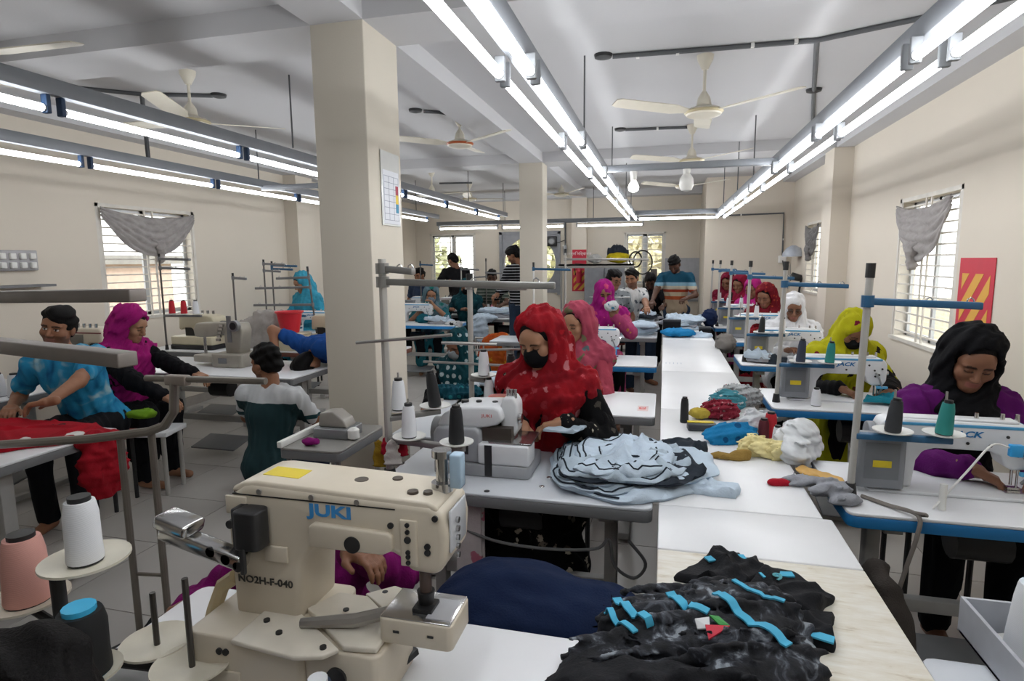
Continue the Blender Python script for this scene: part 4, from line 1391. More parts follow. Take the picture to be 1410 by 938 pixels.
# the tall stand with long steel arms left of the woman in red
thread_stand((-1.02, 2.05, .7505), 'tall grey thread stand with long steel arm beside the big column', .86, [(.825, (.14, -.03)), (.775, (.66, -.04))], [(.19, (.10, -.03)), (.19, (.30, -.06)), (.27, (.02, .06)), (.27, (.14, .14))],
             arm_m=mat('arm_steel', '#8d8c89', .4, .5), cap=False, pole_r=.015, rods_=[((-.11, -.02, .545), (.28, -.03, .585)), ((.24, -.03, .555), (.44, .0, .55))])
cone((-.92, 2.02, .7505 + .192), C_W, 'white thread cone on the lower plate beside the red and yellow ribbons', .125, .029)
cone((-.72, 1.99, .7505 + .192), C_K, 'black thread cone on a white plate in front of the grey overlock', .135, .029)
cone((-1.0, 2.11, .7505 + .272), C_W, 'white thread cone on the upper plate against the column', .12, .03)
cone((-.88, 2.19, .7505 + .272), C_K, 'tilted black thread cone behind the two white cones', .14, .026, tilt=(0, R(-7)))
thread_stand((-.90, 2.72, .7505), 'thin grey thread stand with round joint behind the overlock', .76, [(.735, (.28, .0))], [(.30, (.07, -.02)), (.17, (.10, -.04)), (.05, (.05, -.06)), (.05, (.13, -.02))], arm_m=mat('arm_steel', '#8d8c89', .4, .5), cap=True, pole_r=.013,
             rods_=[((.0, 0, .42), (.36, .0, .44)), ((-.24, -.02, .36), (.18, -.02, .355))])
cone((-.83, 2.70, .7505 + .302), C_W, 'white thread cone on the highest plate behind the overlock', .12, .028)
cone((-.80, 2.68, .7505 + .172), C_W, 'white thread cone on the middle plate behind the overlock', .12, .026)
cone((-.72, 2.80, .7505 + .26), C_K, 'black thread cone half hidden beside the woman in red', .13, .028)
cone((-.85, 2.66, .7505 + .052), C_K, 'black thread cone low down behind the overlock', .12, .028)
cone((-.77, 2.70, .7505 + .052), C_W, 'white thread cone low down behind the overlock', .12, .028)

# foreground left stand with big plates
fs_ = thing('thread_stand', 'near thread stand with four large cream spool plates at lower left', 'thread stand', (-1.12, .80, 0))
MB().cyl((-.10, .10, 0), (-.10, .10, .98), .014, n=12).build('pole', M_DARK, fs_)
PLT = [(-.03, .11, .985, .082), (-.22, .12, .865, .08), (.10, .14, .80, .07), (.225, .10, .80, .075), (.08, -.0, .83, .06)]
for k, (x, y, z, r_) in enumerate(PLT):
    p_ = MB().lathe([(r_ * .4, -.004), (r_, .008), (r_ * 1.0, .013), (r_ * .95, .011), (r_ * .4, .003), (.01, .003)], 32, (x, y, z)).build('spool_plate', mat('plate_cream', '#d9d3c2', .4), fs_)
    MB().cyl((x, y, z), (x, y, z + (.19 if k == 3 else .12)), .006, n=8).build('spool_pin', mat('pin_dark', '#4a4744', .4, .5), p_)
    MB().tube([(-.10, .10, z - .03), (x, y, z - .01)], .009).build('arm', M_DARK, p_)
cone((-1.15, .91, .99), C_W, 'large white thread cone on a cream plate at lower left', .135, .034, taper=.85)
cone((-1.335, .92, .87), '#d9a095', 'salmon pink thread cone at the left edge', .15, .045, taper=.8)
cone((-1.04, .80, .835), '#131517', 'large black thread cone with blue core at lower left', .13, .044, core='core_blue', taper=.88)
cone((-1.33, .80, .78), '#131517', 'black thread cone at the left edge under the pink one', .12, .045, taper=.9)

# ------------------------------------------------------------------ left zone: flat steel arms crossing the near left
ns = thing('thread_stand', 'near stand with two broad steel arms reaching in from the left', 'thread stand', (-2.35, 1.36, 0))
MB().cyl((0, 0, 0), (0, 0, 1.62), .018, n=12).build('pole', M_POLE, ns)
dk_ = mat('arm_dark_steel', '#7d7671', .45, .3)
m_ = MB(); arm_bar(m_, (-.05, 0, 1.50), (1.03, -.10, 1.52), .05, .034); m_.build('arm', dk_, ns, bevel=.004)
m_ = MB(); arm_bar(m_, (-.05, 0, 1.385), (1.01, -.13, 1.355), .055, .038); m_.build('arm', dk_, ns, bevel=.004)
MB().box(-.04, .04, -.04, .04, 0, .03).build('base', M_DARK, ns)

# table with the red garment, bent pipe stand
sew_table((-3.32, 1.95, 0), 1.16, .95, 'white table edge with a red garment at the left', M_EDGEG, M_TOPW, .75)
bp = thing('pipe_stand', 'bent grey steel pipe stand at the left aisle', 'stand', (0, 0, 0))
pipe = mat('pipe_steel', '#7b756d', .4, .5)
MB().tube([(-2.85, 1.88, .82), (-2.3, 1.90, .88), (-2.0, 1.90, .93), (-1.92, 1.90, .96), (-1.87, 1.90, 1.02), (-1.855, 1.90, 1.14)], .018, 10).build('bent_pipe', pipe, bp)
MB().cyl((-1.99, 1.90, 1.15), (-1.44, 1.90, 1.16), .013).build('crossbar', pipe, bp)
MB().cbox((-1.84, 1.90, 1.148), (.10, .035, .04)).build('joint', mat('joint_cast', '#8b8178', .5, .3), bp, bevel=.006)
for x, z0 in ((-2.16, .90), (-2.0, .92)):
    MB().cyl((x, 1.91, z0), (x - .02, 1.93, 0), .014, n=10).build('leg', pipe, bp)
MB().cyl((-2.17, 1.93, .28), (-2.01, 1.92, .30), .008).build('stretcher', pipe, bp)
wb = thing('wooden_bar', 'pale wooden bar lying at the foot of the pipe stand', 'bar', (-2.15, 1.75, 0))
MB().at((0, 0, .017), (0, 0, R(28))).cbox((0, 0, 0), (.34, .05, .03)).build('body', M_WOOD, wb)

# white bench seat in the left aisle
bs = thing('low_bench', 'white bench with steel legs behind the red garment', 'bench', (-3.6, 3.30, 0), R(14))
MB().box(-.42, .30, -.13, .13, .42, .455).build('seat', M_TOPW, bs, bevel=.006)
for x in (-.36, .26):
    for y in (-.1, .1):
        MB().cyl((x, y, 0), (x, y, .42), .016, n=10).build('leg', M_POLE, bs)

# background tables and machines on the left
sew_table((-3.6, 4.15, 0), 1.9, .72, 'long white table with the grey interlock machine', M_EDGEG, M_TOPW)
sew_table((-4.4, 5.08, 0), 1.3, .56, 'white table below the left wall window', M_EDGEG, M_TOPW)
sew_table((-3.05, 5.25, 0), 1.2, .56, 'white table with brown edge carrying the red bucket', mat('edge_brown', '#6d4236', .5), M_TOPW)
sew_table((-4.3, 6.35, 0), 1.2, .56, 'white table in front of the woman in the light blue scarf', M_EDGEB, M_TOPW)
sew_table((-4.55, 3.05, 0), 1.0, .6, 'white table behind the young man in tie dye', M_EDGEG, M_TOPW)
overlock((-4.55, 5.05, .7505), 'beige overlock machine in front of the left window', R(180), M_MACHB, 1.3)
overlock((-4.62, 3.95, .7505), 'cream machine with grey panel behind the woman in magenta', 0, M_CREAM, 1.25)
lockstitch((-4.2, 6.38, .7505), 'pale machine in front of the woman in the light blue scarf')
overlock((-3.25, 5.35, .7505), 'beige overlock machine beside the red bucket', R(180), M_MACHB, 1.25)
overlock((-4.75, 3.0, .7505), 'dark topped machine behind the young man in tie dye', 0, mat('machine_tan', '#b5ad9c', .4), .9)

def interlock(loc, label):
    t = thing('interlock_machine', label, 'sewing machine', loc, R(0))
    G = mat('interlock_grey', '#9c978c', .4, .2)
    MB().flat(round_rect(-.06, .24, -.14, .12, .03), 0, .11).build('base', G, t, bevel=.010)
    MB().flat([(-.28, -.08), (-.06, -.12), (-.06, .08), (-.26, .05)], .03, .09).build('bed', G, t, bevel=.010)
    MB().prism([(.03, .10), (.02, .30), (.05, .36), (.18, .36), (.20, .30), (.17, .10)], -.06, .07).build('column', G, t, bevel=.012)
    MB().prism([(-.27, .24), (-.28, .30), (-.25, .355), (.05, .365), (.05, .27), (-.10, .245), (-.20, .235)], -.06, .06).build('arm', G, t, bevel=.014)
    MB().cyl((.15, -.06, .34), (.15, -.10, .34), .045, n=18).build('handwheel', M_GREY, t)
    MB().cyl((.15, -.10, .34), (.15, -.105, .34), .03, n=18).build('hub', M_DARK, t)
    for k in range(5):
        MB().box(-.005 - .01 * k, .03 - .01 * k, -.075, -.06, .33 - .03 * k, .35 - .03 * k).build('thread_guide', M_CHROME, t)
    MB().cyl((-.22, -.0, .09), (-.22, 0, .24), .012).build('needle_bar', M_CHROME, t)
    MB().box(.02, .1, -.143, -.139, .035, .08).build('plate', M_EDGEG, t)
    MB().box(.06, .10, -.065, -.055, .2, .42).build('lever', M_EDGEG, t)
    return t
interlock((-3.55, 4.22, .7505), 'grey interlock machine on the long white table')

# covered machine
s = Solid(.014)
s.box((0, 0, .12), (.19, .10, .12), None, .03).box((.05, 0, .28), (.10, .07, .06), None, .03, .08).ell((-.1, 0, .2), (.14, .12, .1), None, .06)
s.disp = folds(.012, 28, 5, (.3, 0, 1))
cvm = link_mesh('machine_cover', np_mesh('machine_cover', [s.mesh()]), cloth('cover_cloth', '#b9b3ae'))
cvm.location = (-3.92, 5.22, .7525)
tag(cvm, 'pale grey cloth draped over a machine beside the red bucket', 'machine cover')
# red bucket on a plinth
pb = thing('crate', 'low beige crate under the red bucket', 'crate', (-3.55, 5.10, .7505))
MB().box(-.16, .16, -.11, .11, 0, .17).build('body', M_MACHB, pb, bevel=.01)
MB().box(-.165, .165, -.115, .115, .15, .165).build('rim', M_MACHB, pb, bevel=.003)
bk = thing('bucket', 'red plastic bucket on the brown edged table', 'bucket', (-3.55, 5.10, .921))
MB().lathe([(.085, 0), (.12, .19), (.135, .195), (.135, .21), (.118, .205), (.112, .19), (.08, .012), (.01, .012)], 24).build('body', mat('bucket_red', '#c8202f', .4), bk)
MB().tube([(.13 * math.cos(a), .13 * math.sin(a), .20 - .10 * math.sin(a * 1) * 0 + .0) for a in [PI * i / 10 for i in range(11)]], .004, 5).build('handle', M_POLE, bk)

# stands of the left background
def small_stand(loc, label, h, arms, plates=(), lean=(0, 0), arm_m=None, pole_m=None):
    return thread_stand(loc, label, h, arms, plates, arm_m or M_EDGEG, .009, lean, True, pole_m or mat('pole_dark', '#5e5a56', .5, .3), plate_r=.05)
small_stand((-4.80, 4.86, .7505), 'dark thread stand with red cones at the left window edge', .92, [(.90, (.36, .0)), (.81, (.33, .02))], [(.36, (.10, .0)), (.36, (.24, .0)), (.36, (.38, .02))])
for k, (dx, cc) in enumerate(((.10, C_R), (.24, C_R), (.38, C_W))):
    cone((-4.80 + dx, 4.86, .7505 + .362), cc, ['red thread cone on the window stand nearest its pole', 'red thread cone on the window stand, second from its pole', 'white thread cone on the window stand beside two red cones'][k], .13, .03)
small_stand((-4.33, 5.30, .7505), 'thin dark thread stand in front of the left window', .72, [(.70, (.16, .0)), (.06, (.3, 0))])
small_stand((-3.45, 5.42, .7505), 'leaning brown thread stand beside the red bucket', .78, [(.70, (-.38, .0)), (.60, (-.62, -.04)), (.42, (-.7, .0))], lean=(-.10, 0))
small_stand((-4.55, 6.1, .7505), 'dark thread stand against the left wall behind the cloth cover', .86, [(.84, (.28, 0)), (.76, (.22, 0))])
small_stand((-4.55, 6.25, .7505), 'blue armed thread stand beside the woman in the light blue scarf', .84, [(.82, (.34, 0)), (.78, (.28, 0)), (.23, (.42, 0))], [(.10, (.34, -.02))], arm_m=M_BLUE)
cone((-4.21, 6.23, .7505 + .105), C_K, 'black thread cone in front of the woman in the light blue scarf', .14, .03)
for k, (x, y, cc, lb) in enumerate(((-4.20, 2.75, C_W, 'left white thread cone beside the shoulder of the tie dye shirt'), (-4.08, 2.77, C_W, 'right white thread cone beside the shoulder of the tie dye shirt'), (-4.38, 2.70, C_M, 'maroon thread cone at the left edge behind the tie dye shirt'), (-4.50, 2.66, C_R, 'red thread cone at the left edge behind the tie dye shirt'))):
    cone((x, y + .12, .7505), cc, lb, .15, .045)
wsf = thing('wall_shelf', 'thin grey shelf on the left wall below the switch board', 'shelf', (XL + .08, 3.55, 1.42), R(90))
MB().box(-.4, .45, -.08, .08, 0, .02).build('board', M_EDGEG, wsf)
MB().box(-.3, -.28, -.06, .08, -.1, 0).build('bracket', M_EDGEG, wsf)

# ------------------------------------------------------------------ far left group tables
sew_table((-3.35, 7.72, 0), 1.3, .56, 'white table with bright blue edge in front of the woman in a grey mask', mat('edge_bright', '#2a86c9', .4))
lockstitch((-3.42, 7.76, .7505), 'white lockstitch machine in front of the woman in a grey mask')
sew_table((-2.35, 8.75, 0), 1.0, .6, 'white topped table with garments beside the striped shirt', M_EDGEG, M_TOPW)
sew_table((-3.7, 9.3, 0), 1.5, .6, 'far left table near the window with thread cones', M_EDGEG, M_TOPW)
lockstitch((-3.9, 9.3, .7505), 'small white machine on the far left table by the window')
overlock((-3.4, 9.32, .7505), 'pale overlock machine on the far left table by the window', 0, M_MACHW)
small_stand((-3.85, 9.1, .7505), 'blue armed stand beside the far left head', .83, [(.80, (.22, 0))], arm_m=M_BLUE)
small_stand((-3.15, 9.1, .7505), 'dark thread stand in front of the far left window', .85, [(.72, (.3, 0)), (.45, (.24, 0))], pole_m=M_POLE)
small_stand((-2.75, 9.15, .7505), 'dark stand with angled arms right of the far left window', .86, [(.66, (.3, -.02)), (.6, (-.2, 0))])
for k in range(6):
    cc = [C_W, '#d8c24a', '#c9485a', C_W, '#e08aa0', '#d9d3c2'][k]
    cone((-3.05 + .09 * k, 9.28 + .05 * (k % 2), .7505), cc, '%s thread cone in the row on the far left table' % ['first white', 'yellow', 'crimson', 'second white', 'pink', 'cream'][k], .15, .036)
small_stand((-1.35, 6.25, .7505), 'blue armed thread stand in front of the second column', .80, [(.76, (.40, -.02))], arm_m=M_BLUE, pole_m=M_WHITEP)
sew_table((-1.45, 6.3, 0), .7, .5, 'small table in front of the second column', M_EDGEG, M_TOPG)
thread_stand((-1.12, 6.95, .7505), 'tall grey stand with round joint right of the second column', .95, [(.86, (.95, .05))], [(.12, (.3, .0)), (.12, (.42, .05))], arm_m=M_STEEL, rods_=[((-.05, 0, .28), (.5, 0, .28)), ((.28, 0, .42), (.75, 0, .42))])
cone((-.82, 6.95, .7505 + .122), C_W, 'white thread cone left of the magenta veil, nearer the pole', .16, .035)
cone((-.70, 7.0, .7505 + .122), C_W, 'white thread cone left of the magenta veil, at the arm end', .16, .035)
bl_ = thing('thread_cone', 'light blue thread cone in front of the magenta veil', 'thread cone', (-.70, 5.55, .7505), 0, 'thread cones')
MB().lathe([(.03, 0), (.031, .02), (.028, .24), (.024, .25)], 16).build('thread', cone_mat('#3b9bc4'), bl_)
bl2 = thing('thread_cone', 'bright blue thread cone below the raised hand of the veiled woman', 'thread cone', (-.42, 5.30, .7505), 0, 'thread cones')
MB().lathe([(.03, 0), (.031, .02), (.028, .22), (.024, .23)], 16).build('thread', cone_mat('#1f74bf'), bl2)

# shelf with bundle at the far wall
sh = thing('shelf_rack', 'steel shelf carrying helmets and a yellow bundle at the far end', 'shelf', (-1.05, 10.6, 0))
MB().box(-.75, .55, -.2, .2, 1.50, 1.53).box(-.75, .55, -.2, -.19, 1.46, 1.53).build('board', M_STEEL, sh)
for x in (-.7, .5):
    for y in (-.18, .18):
        MB().box(x - .015, x + .015, y - .015, y + .015, 0, 1.5).build('post', M_STEEL, sh)
def blob(name, label, cat, loc, r, m, seed, amp=.02, fr=30, res=.012, rz=0, parts=None):
    s = Solid(res)
    for c_, rr in (parts or [((0, 0, r[2]), r)]):
        s.ell(c_, rr, None, .04)
    s.disp = crumple(amp, fr, seed)
    V, Q = s.mesh()
    V[:, 2] = np.maximum(V[:, 2], 0.0005)
    o = link_mesh(name, np_mesh(name, [(V, Q)]), m)
    o.location = loc; o.rotation_euler = (0, 0, rz)
    return tag(o, label, cat)
blob('bundle', 'yellow cloth bundle on the shelf at the far end', 'bundle', (-.78, 10.6, 1.531), (.22, .14, .10), cloth('bundle_yellow', '#d8c326'), 2, .02, 26, .02)
blob('bundle', 'dark cable bundle behind the yellow bundle on the shelf', 'bundle', (-.80, 10.68, 1.531), (.20, .1, .17), cloth('bundle_dark', '#3d4450'), 3, .03, 34, .02)
blob('bundle', 'small white bundle at the left of the shelf', 'bundle', (-1.18, 10.55, 1.531), (.13, .1, .09), cloth('bundle_white', '#cfcfcc'), 4, .02, 30, .02)
co = thing('cable_coil', 'loose black cable loop hanging at the shelf end', 'cable', (-.38, 10.45, 1.50))
MB().tube([(.02 + .16 * math.cos(t), 0, .05 + .20 * math.sin(t)) for t in [2 * PI * i / 24 for i in range(25)]], .012).build('loop', M_BLACK, co)
MB().tube([(-.1 + .1 * math.cos(t), .02, .1 + .13 * math.sin(t)) for t in [2 * PI * i / 24 for i in range(25)]], .014).build('inner_loop', M_BLACK, co)

# dark sacks and crates stored under the centre bench
for k, (y, cc, lb) in enumerate(((.95, '#2b2a2c', 'dark grey sack stored under the near end of the bench'), (1.45, '#4a1d22', 'maroon sack stored under the bench beside the black garments'), (2.0, '#26282e', 'charcoal sack under the bench beside the pale pile'), (2.6, '#3a2f2c', 'brown sack under the bench below the blue bundle'), (3.3, '#22242a', 'black sack under the bench below the crimson bag'), (4.2, '#33302f', 'dark sack under the empty bench top'))):
    crate_ = Solid(.016)
    crate_.box((0, 0, .27), (.17, .20, .22), None, .05)
    crate_.disp = crumple(.02, 9, k)
    V_, Q_ = crate_.mesh(); V_[:, 2] = np.maximum(V_[:, 2], .001)
    o_ = link_mesh('sack', np_mesh('sack', [(V_, Q_)]), cloth('sack_%d' % k, cc))
    o_.location = (.26, y, 0)
    tag(o_, lb, 'sack', None)

# grey tray table with machine parts beside the column
gt = sew_table((-1.58, 2.58, 0), .32, .46, 'small grey tray table beside the foot of the column', M_EDGEG, mat('tray_top', '#8f8d89', .5, .2), .74, legs=False)
for x_ in (-.13, .13):
    for y_ in (-.19, .19):
        MB().cyl((x_, y_, 0), (x_, y_, .69), .012, n=8).build('leg', M_LEG, gt)
tw = thing('metal_bar', 'white metal bar on the grey tray table', 'bar', (-1.725, 2.58, .7405), R(90))
MB().box(-.24, .24, -.012, .012, 0, .03).build('body', M_WHITEP, tw, bevel=.003)
mp = thing('machine_part', 'grey machine head part lying on the tray table', 'machine part', (-1.57, 2.60, .7405))
MB().flat(round_rect(-.10, .10, -.08, .08, .02), 0, .05).build('base', M_GREY, mp, bevel=.006)
MB().prism([(-.08, .05), (-.07, .12), (.0, .13), (.06, .09), (.08, .05)], -.05, .05).build('housing', mat('part_grey', '#9a968f', .45, .2), mp, bevel=.008)
MB().lathe([(.01, 0), (.028, .01), (.028, .05), (.015, .06)], 14, (.12, -.06, 0)).build('knob', M_WHITEP, mp)
# ================================================================== people
SKIN = [lin('#93664c')[:3], lin('#7d553f')[:3], lin('#9f7459')[:3], lin('#54382a')[:3]]
M_SKIN = attr_mat('skin', .5, .0)
M_HAIR = mat('hair_black', '#0d0b0b', .6, 0, .2, 40, .4, .12, 200)
M_MASKK = cloth('mask_black', '#15161a')
M_MASKG = cloth('mask_grey', '#93a0ad')

def ik(sh, hand, l1, l2, pole):
    d = hand - sh; L = np.linalg.norm(d)
    if L > (l1 + l2) * .995:
        hand = sh + d / L * (l1 + l2) * .995; d = hand - sh; L = np.linalg.norm(d)
    L = max(L, abs(l1 - l2) + .02)
    a = (l1 * l1 - l2 * l2 + L * L) / (2 * L)
    h = math.sqrt(max(1e-6, l1 * l1 - a * a))
    u = d / np.linalg.norm(d)
    p = pole - (pole @ u) * u; p /= (np.linalg.norm(p) + 1e-9)
    return sh + u * a + p * h, hand

def head_solid(C, Rh, s, res, female):
    S = Solid(res)
    f = lambda x, y, z: C + Rh @ (np.array([x, y, z]) * s)
    e = lambda c, r, k=.03, op='u', rot=None: S.ell(f(*c), np.array(r) * s, Rh if rot is None else Rh @ rot, k * s, op)
    jw = .056 if female else .062
    e((0, .012, .04), (.075, .095, .092))
    e((0, -.03, -.045), (jw, .062, .068), .04)
    e((0, -.062, -.085), (.03, .028, .026), .03)
    e((0, -.065, .04), (.058, .035, .045), .03)
    for sx in (-1, 1):
        e((sx * .045, -.062, -.018), (.024, .026, .024), .025)
        e((sx * .032, -.103, .011), (.021, .020, .014), .014, 's')
        e((sx * .031, -.077, .009), (.0145, .0155, .0125), .004)
        e((sx * .077, .008, -.002), (.012, .022, .032), .01)
        e((sx * .033, -.086, .031), (.022, .010, .006), .012)
        e((sx * .011, -.100, -.028), (.009, .010, .007), .008)
    S.cone(f(0, -.090, .022), f(0, -.112, -.022), .0085 * s, .0125 * s, .012 * s)
    e((0, -.086, -.052), (.025, .013, .0065), .007)
    e((0, -.084, -.065), (.021, .013, .0075), .006)
    S.cone(f(0, -.0, -.05), f(0, .02, -.15), .054 * s, .056 * s, .03)
    return S

def head_colors(V, C, Rh, s, skin, lipc, stubble, eyes_open, female):
    P = (V - C) @ Rh / s
    c = np.tile(np.array(skin), (len(V), 1)).astype(float)
    x, y, z = np.abs(P[:, 0]), P[:, 1], P[:, 2]
    fr = y < -.045
    if stubble:
        m = (fr | (z < -.05)) & (z < -.028) & (y < .01) & (z > -.12)
        c[m] *= np.array([.55, .55, .58])
    m = fr & (x < .026) & (np.abs(z + .058) < .012) & (y < -.078)
    c[m] = c[m] * .45 + np.array(lipc) * .55
    bz = .032 - 1.6 * (x - .030) ** 2 * 8
    m = fr & (x > .012) & (x < .052) & (np.abs(z - bz) < (.0045 if female else .006))
    c[m] *= .12
    if eyes_open:
        m = fr & (np.abs(x - .031) < .013) & (np.abs(z - .009) < .0055) & (y < -.07)
        c[m] = np.array([.62, .58, .55])
        m = fr & (np.hypot(x - .031, z - .009) < .0062) & (y < -.07)
        c[m] = np.array([.02, .015, .012])
        m = fr & (np.abs(x - .031) < .015) & (np.abs(z - .0155) < .0025) & (y < -.068)
        c[m] *= .15
    else:
        m = fr & (np.abs(x - .031) < .0165) & (np.abs(z - (.002 + 6 * (x - .031) ** 2)) < .003) & (y < -.066)
        c[m] *= .13
        m = fr & (np.hypot((x - .031) / 1.4, z - .012) < .014)
        c[m] *= .88
    return c

def hand_solid(W, fwd, up, side, res, curl=(.35, .55), s=1.0):
    """five fingers; W wrist, fwd finger direction, up back-of-hand, side +1 left hand / -1 right hand"""
    fwd = fwd / np.linalg.norm(fwd)
    up = up - (up @ fwd) * fwd; up /= np.linalg.norm(up) + 1e-9
    ac = np.cross(fwd, up) * side
    B = np.stack([ac, fwd, up], 1)
    f = lambda p: W + B @ (np.array(p, float) * s)
    S = Solid(res)
    S.cone(f((0, -.03, 0)), f((0, .02, 0)), .026 * s, .027 * s, .02)
    S.box(f((0, .048, 0)), np.array((.028, .036, .006)) * s, B, .009 * s, .015)
    for i, (x, L) in enumerate(((.030, .070), (.010, .079), (-.010, .073), (-.029, .056))):
        c1 = curl[0] + .08 * i; c2 = c1 + curl[1]; c3 = c2 + curl[1] * .7
        p = np.array([x, .084, 0.0]); sp = x * .9
        q = p + L * .45 * np.array([sp, math.cos(c1), -math.sin(c1)])
        r = q + L * .33 * np.array([sp * .6, math.cos(c2), -math.sin(c2)])
        t = r + L * .25 * np.array([0, math.cos(c3), -math.sin(c3)])
        S.cone(f(p), f(q), .0098 * s, .0088 * s, .006).cone(f(q), f(r), .0088 * s, .008 * s, .004).cone(f(r), f(t), .008 * s, .0068 * s, .004)
    S.cone(f((.026, .018, -.004)), f((.052, .046, -.014)), .014 * s, .0105 * s, .014)
    S.cone(f((.052, .046, -.014)), f((.055, .080, -.026)), .0105 * s, .008 * s, .005)
    return S

def person(label, head, rz, pose='sit', lean=15, side=0, twist=0, look=(0, 20, 0), hands=(None, None), hdir=(None, None), s=1.0, skin=0, female=True,
           top=None, sleeve='long', sleeve_m=None, legs=None, scarf=None, scarf_kind='hijab', hair=True, mask=None, res=.012, stubble=False,
           eyes_open=False, fold=.010, skirt=True, seat=True, elbow=None, group='garment workers', knees=None, face_cover=None, cape=1.0, tails=1.0, long_skirt=False):
    """head = world position of the head centre; rz = facing in degrees (0 looks to -y)"""
    A = R(rz)
    Rz = rotm(0, 0, A)
    Rt = rotm(R(lean), R(side), 0) @ rotm(0, 0, R(twist))
    Rh = rotm(0, 0, R(look[0])) @ rotm(R(look[1]), 0, 0) @ rotm(0, R(look[2]), 0)
    zaxis = Rt @ np.array([0, 0, 1.0])
    nk = zaxis * .50 * s
    hd = nk + (zaxis * .4 + np.array([0, 0, .6])) * .085 * s + Rh @ np.array([0, -.012, .075]) * s if lean < 60 else nk + (zaxis * .35 + np.array([0, 0, -.85])) * .17 * s
    H = np.array(head, float)
    off = Rz @ hd
    loc = H - off                      # hip centre in the world
    hipz = loc[2]
    org = np.array([loc[0], loc[1], 0.0])
    hip = np.array([0, 0, hipz])
    T = lambda x, y, z: hip + Rt @ (np.array([x, y, z]) * s)
    inv = lambda p: Rz.T @ (np.array(p, float) - org)
    hc = hip + hd
    neck = hip + nk
    sh = [T(.165, .0, .445), T(-.165, 0, .445)]
    if not female: sh = [T(.185, .0, .45), T(-.185, 0, .45)]
    ua, fa = .285 * s, .255 * s
    arms = []
    for i in (0, 1):
        sg = 1 if i == 0 else -1
        if hands[i] is None:
            tgt = sh[i] + np.array([sg * .06, -.10, -.46]) * s
        else:
            tgt = inv(hands[i])
        pole = np.array([sg * .7, .5, -.7]) if elbow is None or elbow[i] is None else np.array(elbow[i], float)
        arms.append(ik(sh[i], tgt, ua, fa, pole))
    # legs
    lg = []
    for sg in (1, -1):
        hj = hip + np.array([sg * .09, 0, -.03]) * s
        if pose == 'stand':
            kn = np.array([sg * .10, -.03, hipz * .52]); an = np.array([sg * .10, .02, .08])
        elif pose == 'floor':
            kn = hip + np.array([sg * .34, -.30, .06]) * s; an = np.array([sg * .10 - sg * .2, -.34, .07])
            kn[2] = max(kn[2], .12)
        else:
            kn = hip + np.array([sg * .12, -.40 * s, .0]); an = np.array([sg * .12, -.40 * s + .04, .08])
        lg.append((hj, kn, an))
    # ---- body
    B = Solid(max(res, .012))
    def torso(S, g=0.0, k=.05):
        S.ell(T(0, 0, .0), np.array((.165 + g, .125 + g, .12 + g)) * s, Rt, k)
        S.ell(T(0, -.01, .16), np.array((.140 + g, .105 + g, .16 + g)) * s, Rt, k)
        S.ell(T(0, -.01, .33), np.array(((.155 if female else .172) + g, .112 + g, .15 + g)) * s, Rt, k)
        if female:
            for sx in (-1, 1):
                S.ell(T(sx * .07, -.085, .30), np.array((.062 + g, .05 + g, .06 + g)) * s, Rt, .04)
        S.cone(sh[0], sh[1], (.055 + g) * s, None, k)
        S.cone(T(.08, 0, .47), T(-.08, 0, .47), (.05 + g) * s, None, k)
    torso(B)
    B.cone(neck + zaxis * -.03, hc + Rh @ np.array([0, .02, -.08]) * s, .056 * s, .052 * s, .04)
    for i in (0, 1):
        el, hn = arms[i]
        B.cone(sh[i], el, .050 * s, .041 * s, .03).cone(el, hn, .041 * s, .027 * s, .02)
    for hj, kn, an in lg:
        B.cone(hj, kn, .085 * s, .058 * s, .05).cone(kn, an, .057 * s, .038 * s, .03)
        B.cone(an + np.array([0, .03, -.04]), an + np.array([0, -.15, -.05]), .036, .028, .03)
    skc = SKIN[skin]
    parts = [B.mesh()]; cols = [np.tile(np.array(skc), (len(parts[0][0]), 1))]
    hres = .0042 if res < .011 else (.0055 if res < .016 else .008)
    hm = head_solid(hc, Rh, s * .97, hres, female).mesh()
    parts.append(hm); cols.append(head_colors(hm[0], hc, Rh, s * .97, skc, (.32, .10, .09) if female else (.25, .10, .08), stubble, eyes_open, female))
    for i in (0, 1):
        el, hn = arms[i]
        fd = hn - el; fd /= np.linalg.norm(fd)
        cur = (.35, .55)
        up = np.array([0, .15, 1.0])
        if hdir[i] is not None:
            h_ = hdir[i]
            fd = Rz.T @ np.array(h_[:3], float); fd /= np.linalg.norm(fd)
        if abs(fd[2]) > .9: up = np.array([0, -1.0, .2])
        q = hand_solid(hn, fd, up, 1 if i == 0 else -1, max(.0045, res * .42), cur, s * .98).mesh()
        parts.append(q); cols.append(np.tile(np.array(skc) * .97, (len(q[0]), 1)))
    b = link_mesh('person', np_mesh('person', parts, cols), M_SKIN)
    b.location = org; b.rotation_euler = (0, 0, A)
    tag(b, label, 'person', group)
    seed = abs(hash(label)) % 1000 if False else sum(map(ord, label)) % 997
    # ---- trousers
    if legs is not None:
        L = Solid(max(res * 1.15, .013))
        for hj, kn, an in lg:
            L.cone(hj, kn, .102 * s, .075 * s, .05).cone(kn, an + np.array([0, 0, .01]), .075 * s, .058 * s, .03)
        L.ell(hip + np.array([0, 0, -.01]), np.array((.178, .14, .12)) * s, None, .05)
        L.disp = folds(fold * .8, 30, seed + 3)
        link_mesh('trousers', np_mesh('trousers', [L.mesh()]), legs, b)
